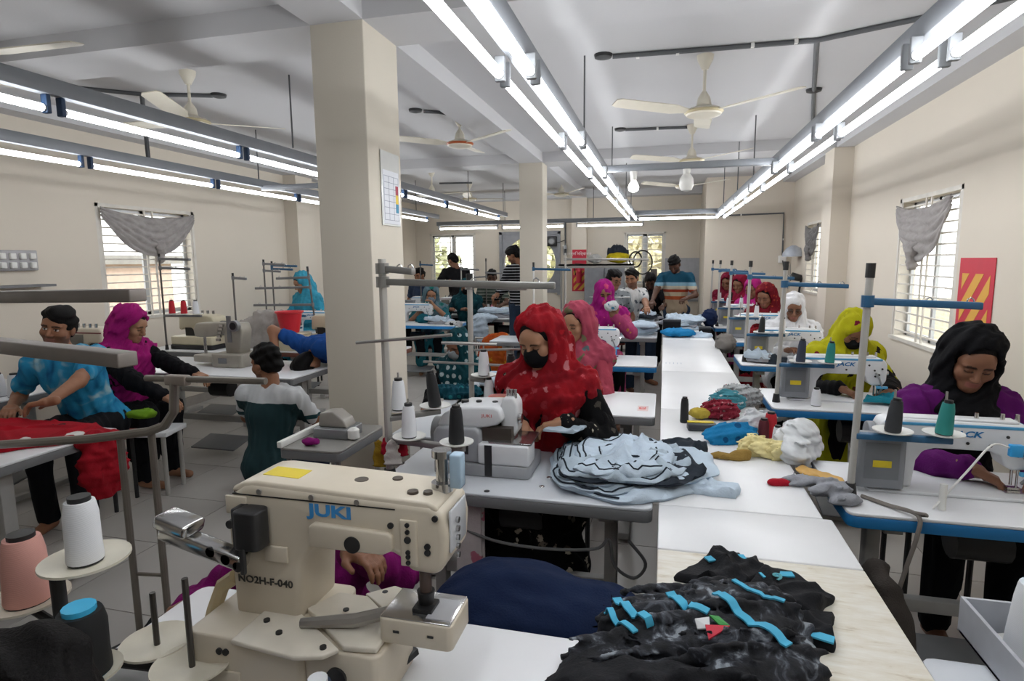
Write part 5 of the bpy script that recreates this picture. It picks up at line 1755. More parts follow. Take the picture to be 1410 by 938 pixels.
    # ---- shirt or kameez
    if top is not None:
        S = Solid(res)
        torso(S, .016, .05)
        cut = {'long': (1, .93), 'half': (1, .12), 'short': (.62, 0), 'none': (0, 0)}[sleeve]
        for i in (0, 1):
            el, hn = arms[i]
            if cut[0]:
                S.cone(sh[i], sh[i] + (el - sh[i]) * cut[0], .066 * s, (.062 if cut[0] < 1 else .056) * s, .03)
        if skirt:
            for hj, kn, an in lg:
                S.cone(hj, hj + (kn - hj) * .92, .112 * s, .095 * s, .06)
                if pose == 'sit': S.cone(hj + (kn - hj) * .9, hj + (kn - hj) * .9 + np.array([0, 0, -.28]), .08, .09, .06)
            if long_skirt:
                km = (lg[0][1] + lg[1][1]) / 2
                S.cone(km + np.array([-.16, .05, -.05]), km + np.array([.16, .05, -.05]), .11, None, .06)
                S.cone(km + np.array([-.15, .06, -.30]), km + np.array([.15, .06, -.30]), .13, None, .10)
            if pose == 'stand': S.cone(hip, hip + np.array([0, 0, -.38]), .16, .19, .05, sq=(np.eye(3), (1, .75, 1)))
        else:
            S.ell(hip + np.array([0, 0, -.02]), np.array((.182, .145, .11)) * s, Rt, .05)
        S.disp = folds(fold, 26, seed)
        link_mesh('kameez' if skirt else 'shirt', np_mesh('shirt', [S.mesh()]), top, b)
        if cut[1] and cut[0] == 1:
            for i in (0, 1):
                el, hn = arms[i]
                F = Solid(min(res, .010))
                F.cone(sh[i] + (el - sh[i]) * .55, el, .060 * s, .062 * s, .02).cone(el, el + (hn - el) * cut[1], .062 * s, .046 * s, .02)
                F.disp = folds(.007, 34, seed + 7 + i)
                link_mesh('sleeve', np_mesh('sleeve', [F.mesh()]), sleeve_m or top, b)
    # ---- hair
    f = lambda x, y, z: hc + Rh @ (np.array([x, y, z]) * s * .97)
    e = lambda S, c, r, k=.02, op='u': S.ell(f(*c), np.array(r) * s * .97, Rh, k, op)
    if hair:
        S = Solid(.006 if res < .016 else .009)
        e(S, (0, .016, .052), (.085, .100, .094))
        if female:
            e(S, (0, .06, -.02), (.07, .06, .08), .04)
        else:
            e(S, (0, -.02, .095), (.072, .085, .05), .03); e(S, (0, .055, .0), (.073, .055, .075), .03)
        e(S, (0, -.125, -.022), (.070, .085, .088), .012, 's')
        e(S, (0, -.03, -.09), (.12, .10, .085), .01, 's')
        S.disp = folds(.005 if female else .010, 26 if not female else 20, seed, (0, 1, .3))
        link_mesh('hair', np_mesh('hair', [S.mesh()]), M_HAIR, b)
    # ---- scarf
    if scarf is not None:
        S = Solid(min(res, .012) if res < .016 else res)
        if scarf_kind in ('hijab', 'veil'):
            e(S, (0, .016, .042), (.100, .117, .112), .03)
            e(S, (0, -.005, -.06), (.088, .092, .085), .05)
            op_ = ((0, -.135, -.004), (.062, .105, .088))
        else:       # loose hood over the hair
            e(S, (0, .025, .055), (.112, .120, .115), .03)
            e(S, (0, .045, -.045), (.125, .095, .12), .06)
            op_ = ((0, -.11, .0), (.083, .14, .112))
        S.cone(f(0, .03, -.09), T(0, .0, .44), .10 * s, .13 * s, .06)
        mid_ = (sh[0] + sh[1]) / 2
        S.cone(mid_ + (sh[0] - mid_) * cape, mid_ + (sh[1] - mid_) * cape, .094 * s, None, .07)
        S.ell(T(0, -.055, .39), np.array((.06 + .105 * cape, .10, .12)) * s, Rt, .06)
        S.cone(T(.10 * cape, -.09, .40), T(.06, -.125, .40 - .28 * tails), .07 * s, .075 * s, .05)
        S.cone(T(-.10 * cape, -.09, .40), T(-.05, -.125, .40 - .24 * tails), .07 * s, .07 * s, .05)
        S.ell(T(0, .07, .34), np.array((.07 + .10 * cape, .08, .16)) * s, Rt, .06)
        if scarf_kind == 'veil':
            e(S, (0, -.062, -.055), (.074, .066, .072), .03)
            e(S, (0, -.15, .014), (.058, .080, .018), .01, 's')
        else:
            S.ell(f(*op_[0]), np.array(op_[1]) * s * .97, Rh, .015, 's')
            S.cone(f(0, -.10, -.04), f(0, -.16, -.10), .055 * s, .04 * s, .02, 's')
        fs_ = folds(fold * .95, 34, seed + 1, tuple(zaxis * .7 + np.array([.35, -.2, 0])))
        S.disp = fs_
        link_mesh('scarf', np_mesh('scarf', [S.mesh()]), scarf, b)
    if mask is not None:
        S = Solid(.005 if res < .016 else .008)
        e(S, (0, -.036, -.045), (.0685, .0745, .070), .02)
        e(S, (0, -.103, -.020), (.026, .026, .036), .035)
        S.box(f(0, -.14, -.090), np.array((.2, .115, .088)) * s, Rh, .002, .006, 'i')
        link_mesh('mask', np_mesh('mask', [S.mesh()]), mask, b)
    # ---- stool
    if pose == 'sit' and seat:
        z = hipz - .115 * s
        if z > .12:
            st = thing('stool', 'stool under the ' + label.split(' ', 1)[1] if False else 'low stool that carries the ' + ' '.join(label.split(' ')[:9]), 'stool', (org[0], org[1], 0), A, 'work stools')
            MB().flat(round_rect(-.17, .17, -.15, .17, .03), z - .03, z).build('seat', mat('stool_red', '#8a3a34', .5), st, bevel=.004)
            for sx in (-.13, .13):
                for sy in (-.11, .13):
                    MB().cyl((sx, sy, 0), (sx, sy, z - .03), .013, n=8).build('leg', M_DARK, st)
    return b, hc, Rh

DK = cloth('trouser_black', '#1a1b20')
NV = cloth('trouser_navy', '#232c44')
JN = cloth('jeans', '#3d5069')

# --- right hand row
person('woman in a purple kameez and black headscarf bent over the nearest right machine', (1.245, 2.83, 1.165), 4, lean=20, look=(-12, 24, 6), hands=((1.36, 2.46, .80), (1.13, 2.50, .815)),
       hdir=((-.6, -.5, -.2), (.75, -.35, -.35)), top=cloth('purple_cloth', '#6a1670'), legs=DK, scarf=cloth('scarf_black', '#121216'), scarf_kind='hood', res=.0095, skin=1, cape=.25, tails=.8, skirt=False)
person('woman in a bright yellow floral scarf covering her face at the second right machine', (1.20, 4.28, 1.13), 10, lean=24, look=(0, 42, 0), hands=((1.33, 3.93, .80), (1.06, 3.95, .81)),
       hdir=((-.8, -.4, -.2), (.7, -.5, -.3)), top=cloth('yellow_cloth', '#b8b81c'), sleeve_m=cloth('sleeve_black', '#17171a'), legs=DK, scarf=pattern_cloth('yellow_floral', '#c6c21e', ['#8c1f3c', '#2a2018', '#c6c21e', '#c6c21e', '#6e3a2a'], 'flowers', 11, .22, .03), scarf_kind='hijab', mask=M_MASKK, res=.0115, skin=1)
b3, hc3, Rh3 = person('woman in a white headscarf and glasses at the third right machine', (1.12, 5.74, 1.155), 0, lean=16, look=(-5, 18, 0), hands=((1.22, 5.40, .82), (1.02, 5.42, .82)),
       top=cloth('white_cloth', '#e2e2e4'), legs=DK, scarf=cloth('scarf_white', '#e6e6e8'), scarf_kind='hijab', res=.012, skin=1, hair=False)
g = MB()
for sx in (-1, 1):
    c_ = hc3 + Rh3 @ np.array([sx * .031, -.097, .006])
    g.tube([tuple(c_ + Rh3 @ np.array([.021 * math.cos(t), 0, .016 * math.sin(t)])) for t in [2 * PI * i / 14 for i in range(15)]], .0022, 5)
    g.tube([tuple(hc3 + Rh3 @ np.array(p)) for p in ((sx * .052, -.095, .008), (sx * .07, -.04, .01), (sx * .076, .01, .008))], .002, 5)
g.tube([tuple(hc3 + Rh3 @ np.array(p)) for p in ((-.01, -.1, .008), (.01, -.1, .008))], .002, 5)
g.build('glasses', M_DARK, b3)
RS = pattern_cloth('scarf_darkred', '#8e1d2c', '#c3502f', 'spots', 22, .2)
person('woman in a red and orange scarf at the fourth right machine', (1.10, 7.10, 1.17), -25, lean=14, look=(-8, 20, 0), hands=((1.2, 6.8, .82), (1.0, 6.82, .82)), top=pattern_cloth('red_floral_top', '#b02232', '#e0762a', 'flowers', 16, .2), legs=DK,
       scarf=RS, scarf_kind='hood', res=.016, skin=1)
person('woman in a magenta scarf behind the red and orange scarf on the right', (1.13, 8.35, 1.19), -28, lean=14, look=(-10, 18, 0), hands=((1.2, 8.0, .82), (1.0, 8.02, .82)), top=cloth('magenta_top', '#a3206f'), legs=DK, scarf=cloth('scarf_magenta', '#c32a86'), scarf_kind='hood', res=.017, skin=1)
person('woman in a crimson scarf seen between two thread stands on the far right', (1.06, 9.15, 1.22), -30, lean=12, look=(-10, 16, 0), hands=((1.15, 8.85, .82), (.95, 8.85, .82)), top=cloth('crimson_top', '#8c1f38'), legs=DK, scarf=cloth('scarf_crimson', '#9c1f3f'), scarf_kind='hood', res=.018, skin=1)
person('farthest woman on the right in a dark red scarf', (.96, 9.85, 1.23), -15, lean=12, look=(-10, 20, 0), hands=((1.05, 9.5, .82), (.85, 9.5, .82)), top=cloth('crimson_top', '#8c1f38'), legs=DK, scarf=pattern_cloth('scarf_wine', '#861a36', '#b3406a', 'spots', 24, .2), scarf_kind='hood', res=.018, skin=1)

# --- left of the bench
RED = pattern_cloth('scarf_red_floral', '#c01f2b', ['#d9868c', '#c9505a', '#c01f2b', '#b83a44'], 'flowers', 15, .25, .05, '#8e1522')
BLKFL = pattern_cloth('black_floral', '#111114', ['#cfc6b4', '#8f8577', '#111114', '#5a544c'], 'flowers', 17, .24, .05, '#0b0b0d')
person('woman in a red patterned scarf and black face mask working at the grey overlock', (-.535, 2.62, 1.235), -10, lean=12, side=0, look=(-12, 20, -4), hands=((-.40, 2.44, .915), (-.60, 2.46, .90)),
       hdir=((-.95, -.15, -.2), (.3, -.6, -.4)), top=BLKFL, legs=BLKFL, scarf=RED, scarf_kind='hood', mask=M_MASKK, res=.0095, skin=2, fold=.012, long_skirt=True)
person('woman in a pink and green scarf behind the red scarf', (-.565, 3.98, 1.165), -18, lean=14, look=(-8, 12, 0), hands=((-.55, 3.65, .80), (-.85, 3.65, .80)), top=cloth('pink_top', '#b5495c'), legs=DK,
       scarf=pattern_cloth('scarf_pink_green', '#c4566c', ['#7c7c5c', '#6b7f86', '#c4566c', '#8f8a68', '#c4566c'], 'flowers', 10, .24, .05, '#a8455c'), scarf_kind='hood', res=.012, skin=2)
person('woman veiled in bright magenta holding up a white cloth', (-.56, 5.84, 1.265), 8, lean=10, look=(5, 14, 0), hands=((-.44, 5.55, 1.08), (-.66, 5.55, .95)), hdir=((-.2, -.3, .9), None), top=pattern_cloth('magenta_stripe', '#c04a7c', '#d8884e', 'flowers', 16, .2), legs=DK,
       scarf=pattern_cloth('scarf_magenta_orange', '#b8208a', '#d8507c', 'flowers', 9, .2, .06), scarf_kind='veil', res=.013, skin=1)
person('dark haired boy half hidden behind the magenta veil', (-.60, 7.38, 1.345), 30, lean=8, look=(15, 15, 0), female=False, top=pattern_cloth('grey_print', '#9aa0a4', '#3a4048', 'flowers', 14, .26), sleeve='short', legs=JN, skirt=False, res=.017, skin=1)
person('man in a white printed shirt leaning on the garment pile', (-.40, 7.85, 1.355), 40, lean=16, look=(-55, 14, 0), female=False, hands=((-.18, 7.35, .97), (-.5, 7.3, .9)), top=pattern_cloth('white_print_tee', '#dcdcdc', ['#5d6670', '#dcdcdc', '#dcdcdc'], 'flowers', 9, .28), sleeve='short', legs=JN, skirt=False, res=.016, skin=0, stubble=True)
person('man in a black and red polo shirt writing at the far table', (-.20, 9.25, 1.27), 0, lean=26, look=(0, 34, 0), female=False, hands=((.0, 8.85, .93), (-.38, 8.85, .93)), top=pattern_cloth('polo_black_red', '#1c1c20', '#a3243a', 'spots', 6, .24, .04), sleeve='short', legs=DK, skirt=False, res=.017, skin=3, stubble=True)
person('standing man in a teal printed shirt sorting garments at the end of the bench', (.14, 8.85, 1.52), -12, 'stand', lean=14, look=(-6, 38, 0), female=False, hands=((.30, 8.55, 1.06), (-.18, 8.45, .95)), top=banded('teal_print', [(.6, '#b9a58c'), (1.02, '#c0613a'), (1.07, '#c9b79c'), (1.13, '#b84a34'), (1.17, '#cfc2ae'), (1.22, '#8fb6c9'), (1.27, '#1f5670')], 2), sleeve='short', sleeve_m=None, legs=JN, skirt=False, res=.015, skin=3, stubble=True)
person('standing man in a black and white striped shirt beside the second column', (-1.995, 8.0, 1.665), -115, 'stand', lean=6, look=(10, 26, 0), female=False, hands=((-2.3, 8.1, 1.05), (-2.3, 7.75, 1.05)), top=pattern_cloth('stripes_black_white', '#1b1c22', '#b9bcc2', 'stripes', 26, .26, .03), sleeve='long', legs=JN, skirt=False, res=.014, skin=0, stubble=True)
person('man in a black shirt standing at the far left window', (-3.50, 9.72, 1.60), -140, 'stand', lean=20, look=(15, 30, 0), female=False, hands=((-3.75, 9.6, 1.2), (-3.6, 9.4, 1.25)), top=cloth('shirt_black', '#17171a'), sleeve='short', legs=DK, skirt=False, res=.017, skin=1)
person('man whose head shows beside the column at far left', (-4.14, 9.75, 1.36), -10, lean=10, look=(-10, 20, 0), female=False, top=cloth('shirt_denim', '#3b4a66'), sleeve='short', legs=DK, skirt=False, res=.019, skin=0)
person('woman in a grey blue scarf and grey face mask holding teal cloth', (-3.26, 8.07, 1.115), 15, lean=12, look=(8, 16, 4), hands=((-3.12, 7.82, .98), (-3.36, 7.82, .88)), hdir=((-.5, -.2, .8), None), top=pattern_cloth('teal_kameez', '#2f7f8c', '#7a8f98', 'flowers', 12, .2), sleeve='half', legs=DK,
       scarf=pattern_cloth('scarf_greyblue', '#73909c', '#2b7f7a', 'spots', 8, .26, .06), scarf_kind='hood', mask=M_MASKG, res=.014, skin=2)
person('woman in a dark teal scarf and black face mask behind the white garments', (-3.02, 8.95, 1.19), 5, lean=10, look=(0, 14, 0), hands=((-2.9, 8.7, .85), (-3.2, 8.7, .85)), top=cloth('teal_dark', '#123d47'), legs=DK, scarf=pattern_cloth('scarf_teal_dark', '#16505a', '#2f7f7f', 'spots', 20, .18), scarf_kind='hijab', mask=M_MASKK, res=.016, skin=1, hair=False)
person('man seated behind the hanging garments near the striped shirt', (-2.74, 9.45, 1.325), 10, lean=10, look=(0, 16, 0), female=False, hands=((-2.5, 9.1, .9), (-2.8, 9.1, .9)), top=pattern_cloth('check_shirt', '#4f5a52', '#8a8f86', 'stripes', 20, .3), sleeve='short', legs=DK, skirt=False, res=.018, skin=3)
person('woman in a teal polka dot scarf sitting low behind the side table', (-1.60, 4.52, .925), -15, lean=14, look=(-10, 24, 8), hands=((-1.45, 4.2, .5), (-1.75, 4.2, .5)), top=cloth('black_kameez', '#0f0f12'), legs=DK,
       scarf=pattern_cloth('scarf_polka', '#14505a', '#b9c9cc', 'dots', 15, .27, .03), scarf_kind='hijab', mask=cloth('mask_white', '#9aa3a6'), res=.011, skin=1, fold=.010, tails=.35)

# --- left zone
def polo_mat():
    m, nt, b = _new('polo_white_green')
    v = _tc(nt)
    sx = nt.nodes.new('ShaderNodeSeparateXYZ'); nt.links.new(v, sx.inputs[0])
    def mth(op, a, c):
        n = nt.nodes.new('ShaderNodeMath'); n.operation = op
        for i, q in enumerate((a, c)):
            if isinstance(q, (int, float)): n.inputs[i].default_value = q
            elif q is not None: nt.links.new(q, n.inputs[i])
        return n.outputs[0]
    ax = mth('ABSOLUTE', sx.outputs[0], None)
    sleeve_ = mth('GREATER_THAN', ax, .235)
    yoke = mth('GREATER_THAN', sx.outputs[2], .70)
    col = _mix(nt, mth('MAXIMUM', sleeve_, yoke), dye('#0f4046'), dye('#dcdfe2'))
    cuff = mth('MULTIPLY', sleeve_, mth('MULTIPLY', mth('GREATER_THAN', sx.outputs[2], .57), mth('LESS_THAN', sx.outputs[2], .60)))
    col = _mix(nt, cuff, col, dye('#17525a'))
    nt.links.new(col, b.inputs['Base Color']); b.inputs['Roughness'].default_value = .85
    return m
person('woman in a light blue scarf seated by the left wall', (-4.50, 6.78, 1.33), -22, lean=14, look=(-12, 24, 0), hands=((-4.3, 6.45, .9), (-4.6, 6.45, .9)), top=cloth('cyan_top', '#3fa9c9'), legs=DK, scarf=pattern_cloth('scarf_cyan', '#4ab4d2', '#7fd0e4', 'tie', 8) if False else cloth('scarf_cyan', '#48aecd', .85, .2, 0, 9), scarf_kind='hood', res=.015, skin=2)
person('woman in a magenta scarf sitting in profile behind the tie dye shirt', (-3.72, 3.46, 1.155), 92, lean=20, look=(10, 20, 0), hands=((-3.2, 3.55, .78), (-3.25, 3.30, .66)), top=cloth('kameez_dark', '#15151a'), legs=DK, scarf=cloth('scarf_fuchsia', '#b51f80'), scarf_kind='hood', res=.011, skin=2, fold=.014)
person('young man in a sky blue tie dye shirt reaching across the left table', (-3.55, 2.80, 1.215), 18, lean=22, side=-6, look=(6, 2, 10), female=False, hands=((-3.12, 2.25, .81), (-3.75, 2.62, .76)), hdir=((-.9, -.45, -.15), None), elbow=((.6, .5, -.3), None), top=pattern_cloth('tie_dye', '#3aa0cf', ['#1d5f94', '#2f93c6', '#3aa6d6', '#a9cbd6'], 'tie', 7), sleeve='short', legs=DK, skirt=False, res=.010, skin=0, stubble=True, eyes_open=True, fold=.009)
person('man in a white and dark green polo shirt sitting low with his back turned', (-2.53, 3.36, .93), 178, lean=6, look=(76, 8, 0), female=False, hands=((-2.75, 3.75, .55), (-2.35, 3.75, .5)), top=polo_mat(), sleeve='short', legs=NV, skirt=False, res=.010, skin=0, stubble=True, fold=.009)
person('man in a royal blue shirt bending down beside the column', (-2.80, 4.22, .775), -22, 'stand', lean=84, look=(0, 110, 10), female=False, hands=((-2.45, 4.15, .55), (-3.08, 4.22, .82)), elbow=(None, (-.6, .1, 1.0)), hdir=(None, (0, -.2, -1)), top=cloth('shirt_royal', '#2459a8'), sleeve='short', legs=NV, skirt=False, res=.011, skin=0, fold=.009)
person('person whose black hair fills the lower left corner', (-.90, .60, .925), 75, lean=14, look=(0, 25, 0), female=False, top=cloth('shirt_grey', '#33363c'), sleeve='short', legs=DK, skirt=False, res=.012, skin=0, seat=True)
person('woman in a magenta dress crouching behind the big cream machine', (-1.13, 1.62, .78), 20, lean=30, look=(0, 40, 0), hands=((-.84, 1.42, .80), (-1.4, 1.4, .55)), hdir=((.8, -.3, 0), None), top=cloth('magenta_dress', '#8f1573'), legs=DK, scarf=cloth('magenta_dress', '#8f1573'), scarf_kind='hood', res=.011, skin=1)
# ================================================================== garments and small things
def sheet(name, label, cat, loc, outline, m, th=.012, amp=.010, fr=22, seed=0, rz=0, group=None, dome=.0, n=34, trim=None, creases=5, seams=()):
    """a folded garment: outline polygon filled with a fine grid, wrinkled, closed underneath"""
    xs = [p[0] for p in outline]; ys = [p[1] for p in outline]
    x0, x1, y0, y1 = min(xs), max(xs), min(ys), max(ys)
    P = np.array(outline)
    rg = np.random.RandomState(seed)
    cx, cy = P.mean(0)
    # polar grid from centre to outline
    na, nr = 72, 16
    # resample outline
    seg = np.linalg.norm(np.roll(P, -1, 0) - P, axis=1); cum = np.concatenate([[0], np.cumsum(seg)])
    t = np.linspace(0, cum[-1], na, endpoint=False)
    bx = np.interp(t, cum, np.append(P[:, 0], P[0, 0])); by = np.interp(t, cum, np.append(P[:, 1], P[0, 1]))
    ph = rg.rand(6) * 6.28
    wob = 1 + .03 * np.sin(5 * np.linspace(0, 6.28, na) + ph[0]) + .02 * np.sin(11 * np.linspace(0, 6.28, na) + ph[1])
    V = []
    cr = [(rg.rand() * 3.14, (rg.rand() - .5) * .8 * max(x1 - x0, y1 - y0)) for _ in range(creases)]
    def hgt(x, y, r):
        h = th + dome * (1 - r * r)
        w = amp * (np.sin(x * fr + 2 * np.sin(y * fr * .5 + ph[2]) + ph[3]) * .5 + np.sin(y * fr * 1.2 + 2.2 * np.sin(x * fr * .4 + ph[4])) * .5)
        for a, o in cr:
            d = (x - cx) * math.cos(a) + (y - cy) * math.sin(a) - o + .02 * np.sin(9 * (x + y) + a * 5)
            w = w + amp * 1.1 * np.exp(-(d / .012) ** 2)
        return h + w
    rs = np.linspace(0, 1, nr + 1) ** .85
    for j, r in enumerate(rs):
        x = cx + (bx * 1 - cx) * r * wob; y = cy + (by - cy) * r * wob
        z = hgt(x, y, r)
        if j == nr: z = z * .55
        V.append(np.stack([x, y, np.maximum(z, .002)], 1))
    x = cx + (bx - cx) * .985 * wob; y = cy + (by - cy) * .985 * wob
    V.append(np.stack([x, y, np.zeros(na)], 1))
    V = np.concatenate(V)
    V = np.concatenate([V, [[cx, cy, 0]]])
    fs = []
    for j in range(nr + 1):
        for i in range(na):
            k = (i + 1) % na
            fs.append((j * na + i, j * na + k, (j + 1) * na + k, (j + 1) * na + i) if j > 0 else ((j + 1) * na + i, j * na + i, j * na + k, (j + 1) * na + k))
    c = len(V) - 1; b = (nr + 1) * na
    fs += [(b + (i + 1) % na, b + i, c) for i in range(na)]
    o = MB().add([tuple(v) for v in V], fs).build(name, m, None, smooth=70)
    for (r, a0, a1) in seams:
        pts = []
        for i in range(int(a0 * na), int(a1 * na) + 1):
            q = i % na; rr = r + .05 * math.sin(i * .13 + seed)
            xx = cx + (bx[q] - cx) * rr * wob[q]; yy = cy + (by[q] - cy) * rr * wob[q]
            pts.append((float(xx), float(yy), float(hgt(xx, yy, rr)) + .001))
        MB().tube(pts, .0035, 5).build('seam', GBD, o)
    o.location = loc; o.rotation_euler = (0, 0, rz)
    return tag(o, label, cat, group)

GB = mat('jersey_pale', '#b9c8d6', .85, 0, .10, 10, .25, .1, 150)
GB2 = mat('jersey_pale2', '#a6b4c0', .85, 0, .12, 10, .25, .1, 150)
GBD = mat('jersey_dark', '#2a3038', .85, 0, .12, 10, .25, .1, 150)
GREYC = mat('jersey_grey', '#8e9096', .85, 0, .12, 10, .25, .1, 150)
TEE = [(-.22, -.30), (.22, -.30), (.24, .05), (.36, .0), (.42, .14), (.26, .28), (.10, .33), (-.10, .33), (-.26, .28), (-.42, .14), (-.36, .0), (-.24, .05)]
def tee(sc, sx=1.0): return [(x * sc * sx, y * sc) for x, y in TEE]

# pale pile on the grey table and the bench
PN = ['lowest garment of the pale pile beside the woman in red', 'second garment from the bottom of the pale pile beside the woman in red', 'middle garment of the pale pile beside the woman in red', 'dark lined garment showing in the pale pile beside the woman in red', 'second garment from the top of the pale pile beside the woman in red', 'topmost pale garment with a small hem slit beside the woman in red']
oval = lambda a, b, n=24, k=0: [(a * math.cos(2 * PI * i / n) * (1 + .06 * math.sin(3 * 2 * PI * i / n + k)), b * math.sin(2 * PI * i / n) * (1 + .05 * math.sin(4 * 2 * PI * i / n + k))) for i in range(n)]
lay = [((-.13, 2.34), .33, .30, GB, .02), ((-.15, 2.34), .31, .285, GB2, .018), ((-.10, 2.36), .32, .27, GB, .02), ((-.11, 2.33), .29, .265, GBD, .010), ((-.13, 2.33), .285, .25, GB2, .018), ((-.14, 2.31), .25, .20, GB, .016)]
z = .7535
for k, ((x, y), a, b, m, th) in enumerate(lay):
    sheet('folded_garment', PN[k], 'garment', (x, y, z), [(x_ * (1 + .09 * math.sin(.9 * i_ + k)), y_ * (1 + .09 * math.cos(.7 * i_ + 2 * k))) for i_, (x_, y_) in enumerate(oval(a, b, 24, k * 1.7))], m, th, .0125, 24 + 3 * k, 20 + k, R(14 * k), 'pale garment pile', .0, creases=10, seams=[(.80, .05, .42), (.62, .5, .9), (.92, .3, .75), (.45, .1, .35)])
    z += th * .80
slit = thing('hem_slit', 'dark hem slit on the topmost pale garment', 'slit', (-.11, 2.26, z + .010))
MB().tube([(-.035, 0, 0), (0, .0, .003), (.035, .004, .002)], .004).tube([(-.03, .012, 0), (.03, .012, .002)], .003).build('seam', GBD, slit)
sheet('folded_garment', 'pale sleeve trailing from the pile onto the bench', 'garment', (.17, 2.22, .7535), [(-.12, -.05), (.10, -.07), (.12, .02), (-.05, .10), (-.14, .08)], GB, .022, .008, 30, 41, 0, 'pale garment pile')
sheet('folded_garment', 'dark cuff at the far corner of the pale pile', 'garment', (.10, 2.62, .7535), oval(.10, .06), GBD, .05, .01, 40, 42, 0, 'pale garment pile')
blob('cloth_scrap', 'small cyan and black scrap beside the overlock', 'scrap', (-.38, 2.56, .7535), (.045, .03, .025), pattern_cloth('cyan_black', '#2f9cb8', '#17181c', 'spots', 20, .3), 8, .006, 60, .008)

# black and cyan garments on the near bench
def dark_print():
    m, nt, b = _new('black_cyan_print')
    v = _tc(nt)
    f = _noise(nt, v, 17, 4, .6, 1.2)
    c = _ramp(nt, f, [(.40, lin('#121317')), (.52, lin('#1f2127')), (.60, lin('#4a4e56')), (.66, lin('#868d94'))])
    nt.links.new(c, b.inputs['Base Color']); b.inputs['Roughness'].default_value = .7; b.inputs['Specular IOR Level'].default_value = .25
    _bump(nt, b, _noise(nt, v, 150), .2)
    return m
DP = dark_print()
BKF = mat('jersey_black', '#131418', .75, 0, .15, 12, .25, .2, 150)
CY = mat('trim_cyan', '#3fa3c6', .7, 0, .08, 12)
def crumpled(name, label, cat, loc, prims, m, amp, fr, seed, res=.008, rz=0, group=None, fold_f=None):
    s = Solid(res)
    for c_, rr, ro in prims:
        s.ell(c_, rr, rotm(0, 0, R(ro)), .035)
    c1, c2 = crumple(amp * .7, fr, seed), (folds(amp, fr * .8, seed + 1, fold_f or (1, .4, 0)))
    s.disp = lambda P: c1(P) + c2(P)
    V, Q = s.mesh()
    V[:, 2] = np.where(V[:, 2] < .001, .0005, V[:, 2])
    o = link_mesh(name, np_mesh(name, [(V, Q)]), m)
    o.location = loc; o.rotation_euler = (0, 0, rz)
    return tag(o, label, cat, group)
g1 = crumpled('garment', 'large crumpled black printed sportswear shirt on the near bench', 'garment', (.13, 1.30, .7525), [((0, 0, .02), (.20, .17, .06), 20), ((-.10, -.05, .02), (.16, .13, .065), -20), ((.07, .08, .02), (.14, .12, .05), 40), ((.06, -.10, .02), (.14, .10, .05), 0), ((-.2, -.16, .02), (.12, .08, .04), 10)], DP, .015, 44, 5, .0065)
# cyan trim strips lying over its folds, and the small flag patch: raised pieces of the shirt
zt = .815
def strip(parent, pts, w, m=CY, name='trim'):
    mb = MB(); vs = []; fs = []
    n = len(pts)
    for i, p in enumerate(pts):
        a = Vector(pts[max(0, i - 1)]); b = Vector(pts[min(n - 1, i + 1)])
        d = (b - a); d.z = 0; d.normalize(); nn = Vector((-d.y, d.x, 0)) * w / 2
        for q in (p, (p[0], p[1], p[2] - .004)):
            vs += [tuple(Vector(q) + nn), tuple(Vector(q) - nn)]
    for i in range(n - 1):
        k = 4 * i
        fs += [(k, k + 1, k + 5, k + 4), (k + 3, k + 2, k + 6, k + 7), (k, k + 4, k + 6, k + 2), (k + 1, k + 3, k + 7, k + 5)]
    fs += [(0, 2, 3, 1), (4 * n - 4, 4 * n - 3, 4 * n - 1, 4 * n - 2)]
    return mb.add(vs, fs).build(name, m, parent, smooth=60)
def drape(xy, dz=.004):
    """height of the shirt under a local point"""
    me = g1.data
    co = np.empty(len(me.vertices) * 3, np.float32); me.vertices.foreach_get('co', co); co = co.reshape(-1, 3)
    d = np.hypot(co[:, 0] - xy[0], co[:, 1] - xy[1])
    k = co[d < .014]
    return (xy[0], xy[1], (float(k[:, 2].max()) if len(k) else 0.0) + dz)
def dpath(pts, n=9):
    out = []
    for i in range(len(pts) - 1):
        for j in range(n):
            t = j / n
            out.append(drape((pts[i][0] + (pts[i + 1][0] - pts[i][0]) * t, pts[i][1] + (pts[i + 1][1] - pts[i][1]) * t)))
    out.append(drape(pts[-1]))
    return out
strip(g1, dpath([(.0, .04), (.05, -.02), (.13, -.10)]), .022)
strip(g1, dpath([(-.10, .03), (-.07, -.02), (-.02, -.04)]), .022)
strip(g1, dpath([(-.22, .02), (-.19, -.05), (-.14, -.10)]), .02)
strip(g1, dpath([(-.24, -.01), (-.22, -.07), (-.17, -.12)]), .014)
strip(g1, dpath([(.05, .14), (.09, .09), (.15, .06)]), .012)
fl = MB()
for pts, m in (([(-.03, -.09), (.02, -.075), (-.025, -.125)], mat('flag_red', '#c3203a', .6)), ([(-.02, -.055), (.0, -.05), (.02, -.075), (.0, -.075)], mat('flag_green', '#2f8a3c', .6)), ([(-.05, -.075), (-.02, -.06), (-.02, -.085), (-.045, -.09)], mat('flag_white', '#dfe2e4', .6))):
    P3 = [drape(p, .006) for p in pts]
    vs = P3 + [(p[0], p[1], p[2] - .003) for p in P3]; n = len(P3)
    MB().add(vs, [tuple(range(n)), tuple(range(2 * n - 1, n - 1, -1))] + [(i, n + i, n + (i + 1) % n, (i + 1) % n) for i in range(n)]).build('patch', m, g1, smooth=0)
ta = drape((.06, -.085), .006)
def shorts_leg(label, loc, out, rz, seed):
    o = sheet('shorts', label, 'garment', loc, out, BKF, .022, .010, 30, seed, rz)
    return o
s1 = shorts_leg('black shorts leg with cyan hem and number at the far end of the sportswear', (.17, 1.60, .7525), [(-.10, -.10), (.06, -.08), (.10, .06), (.06, .12), (-.04, .10)], R(-20), 61)
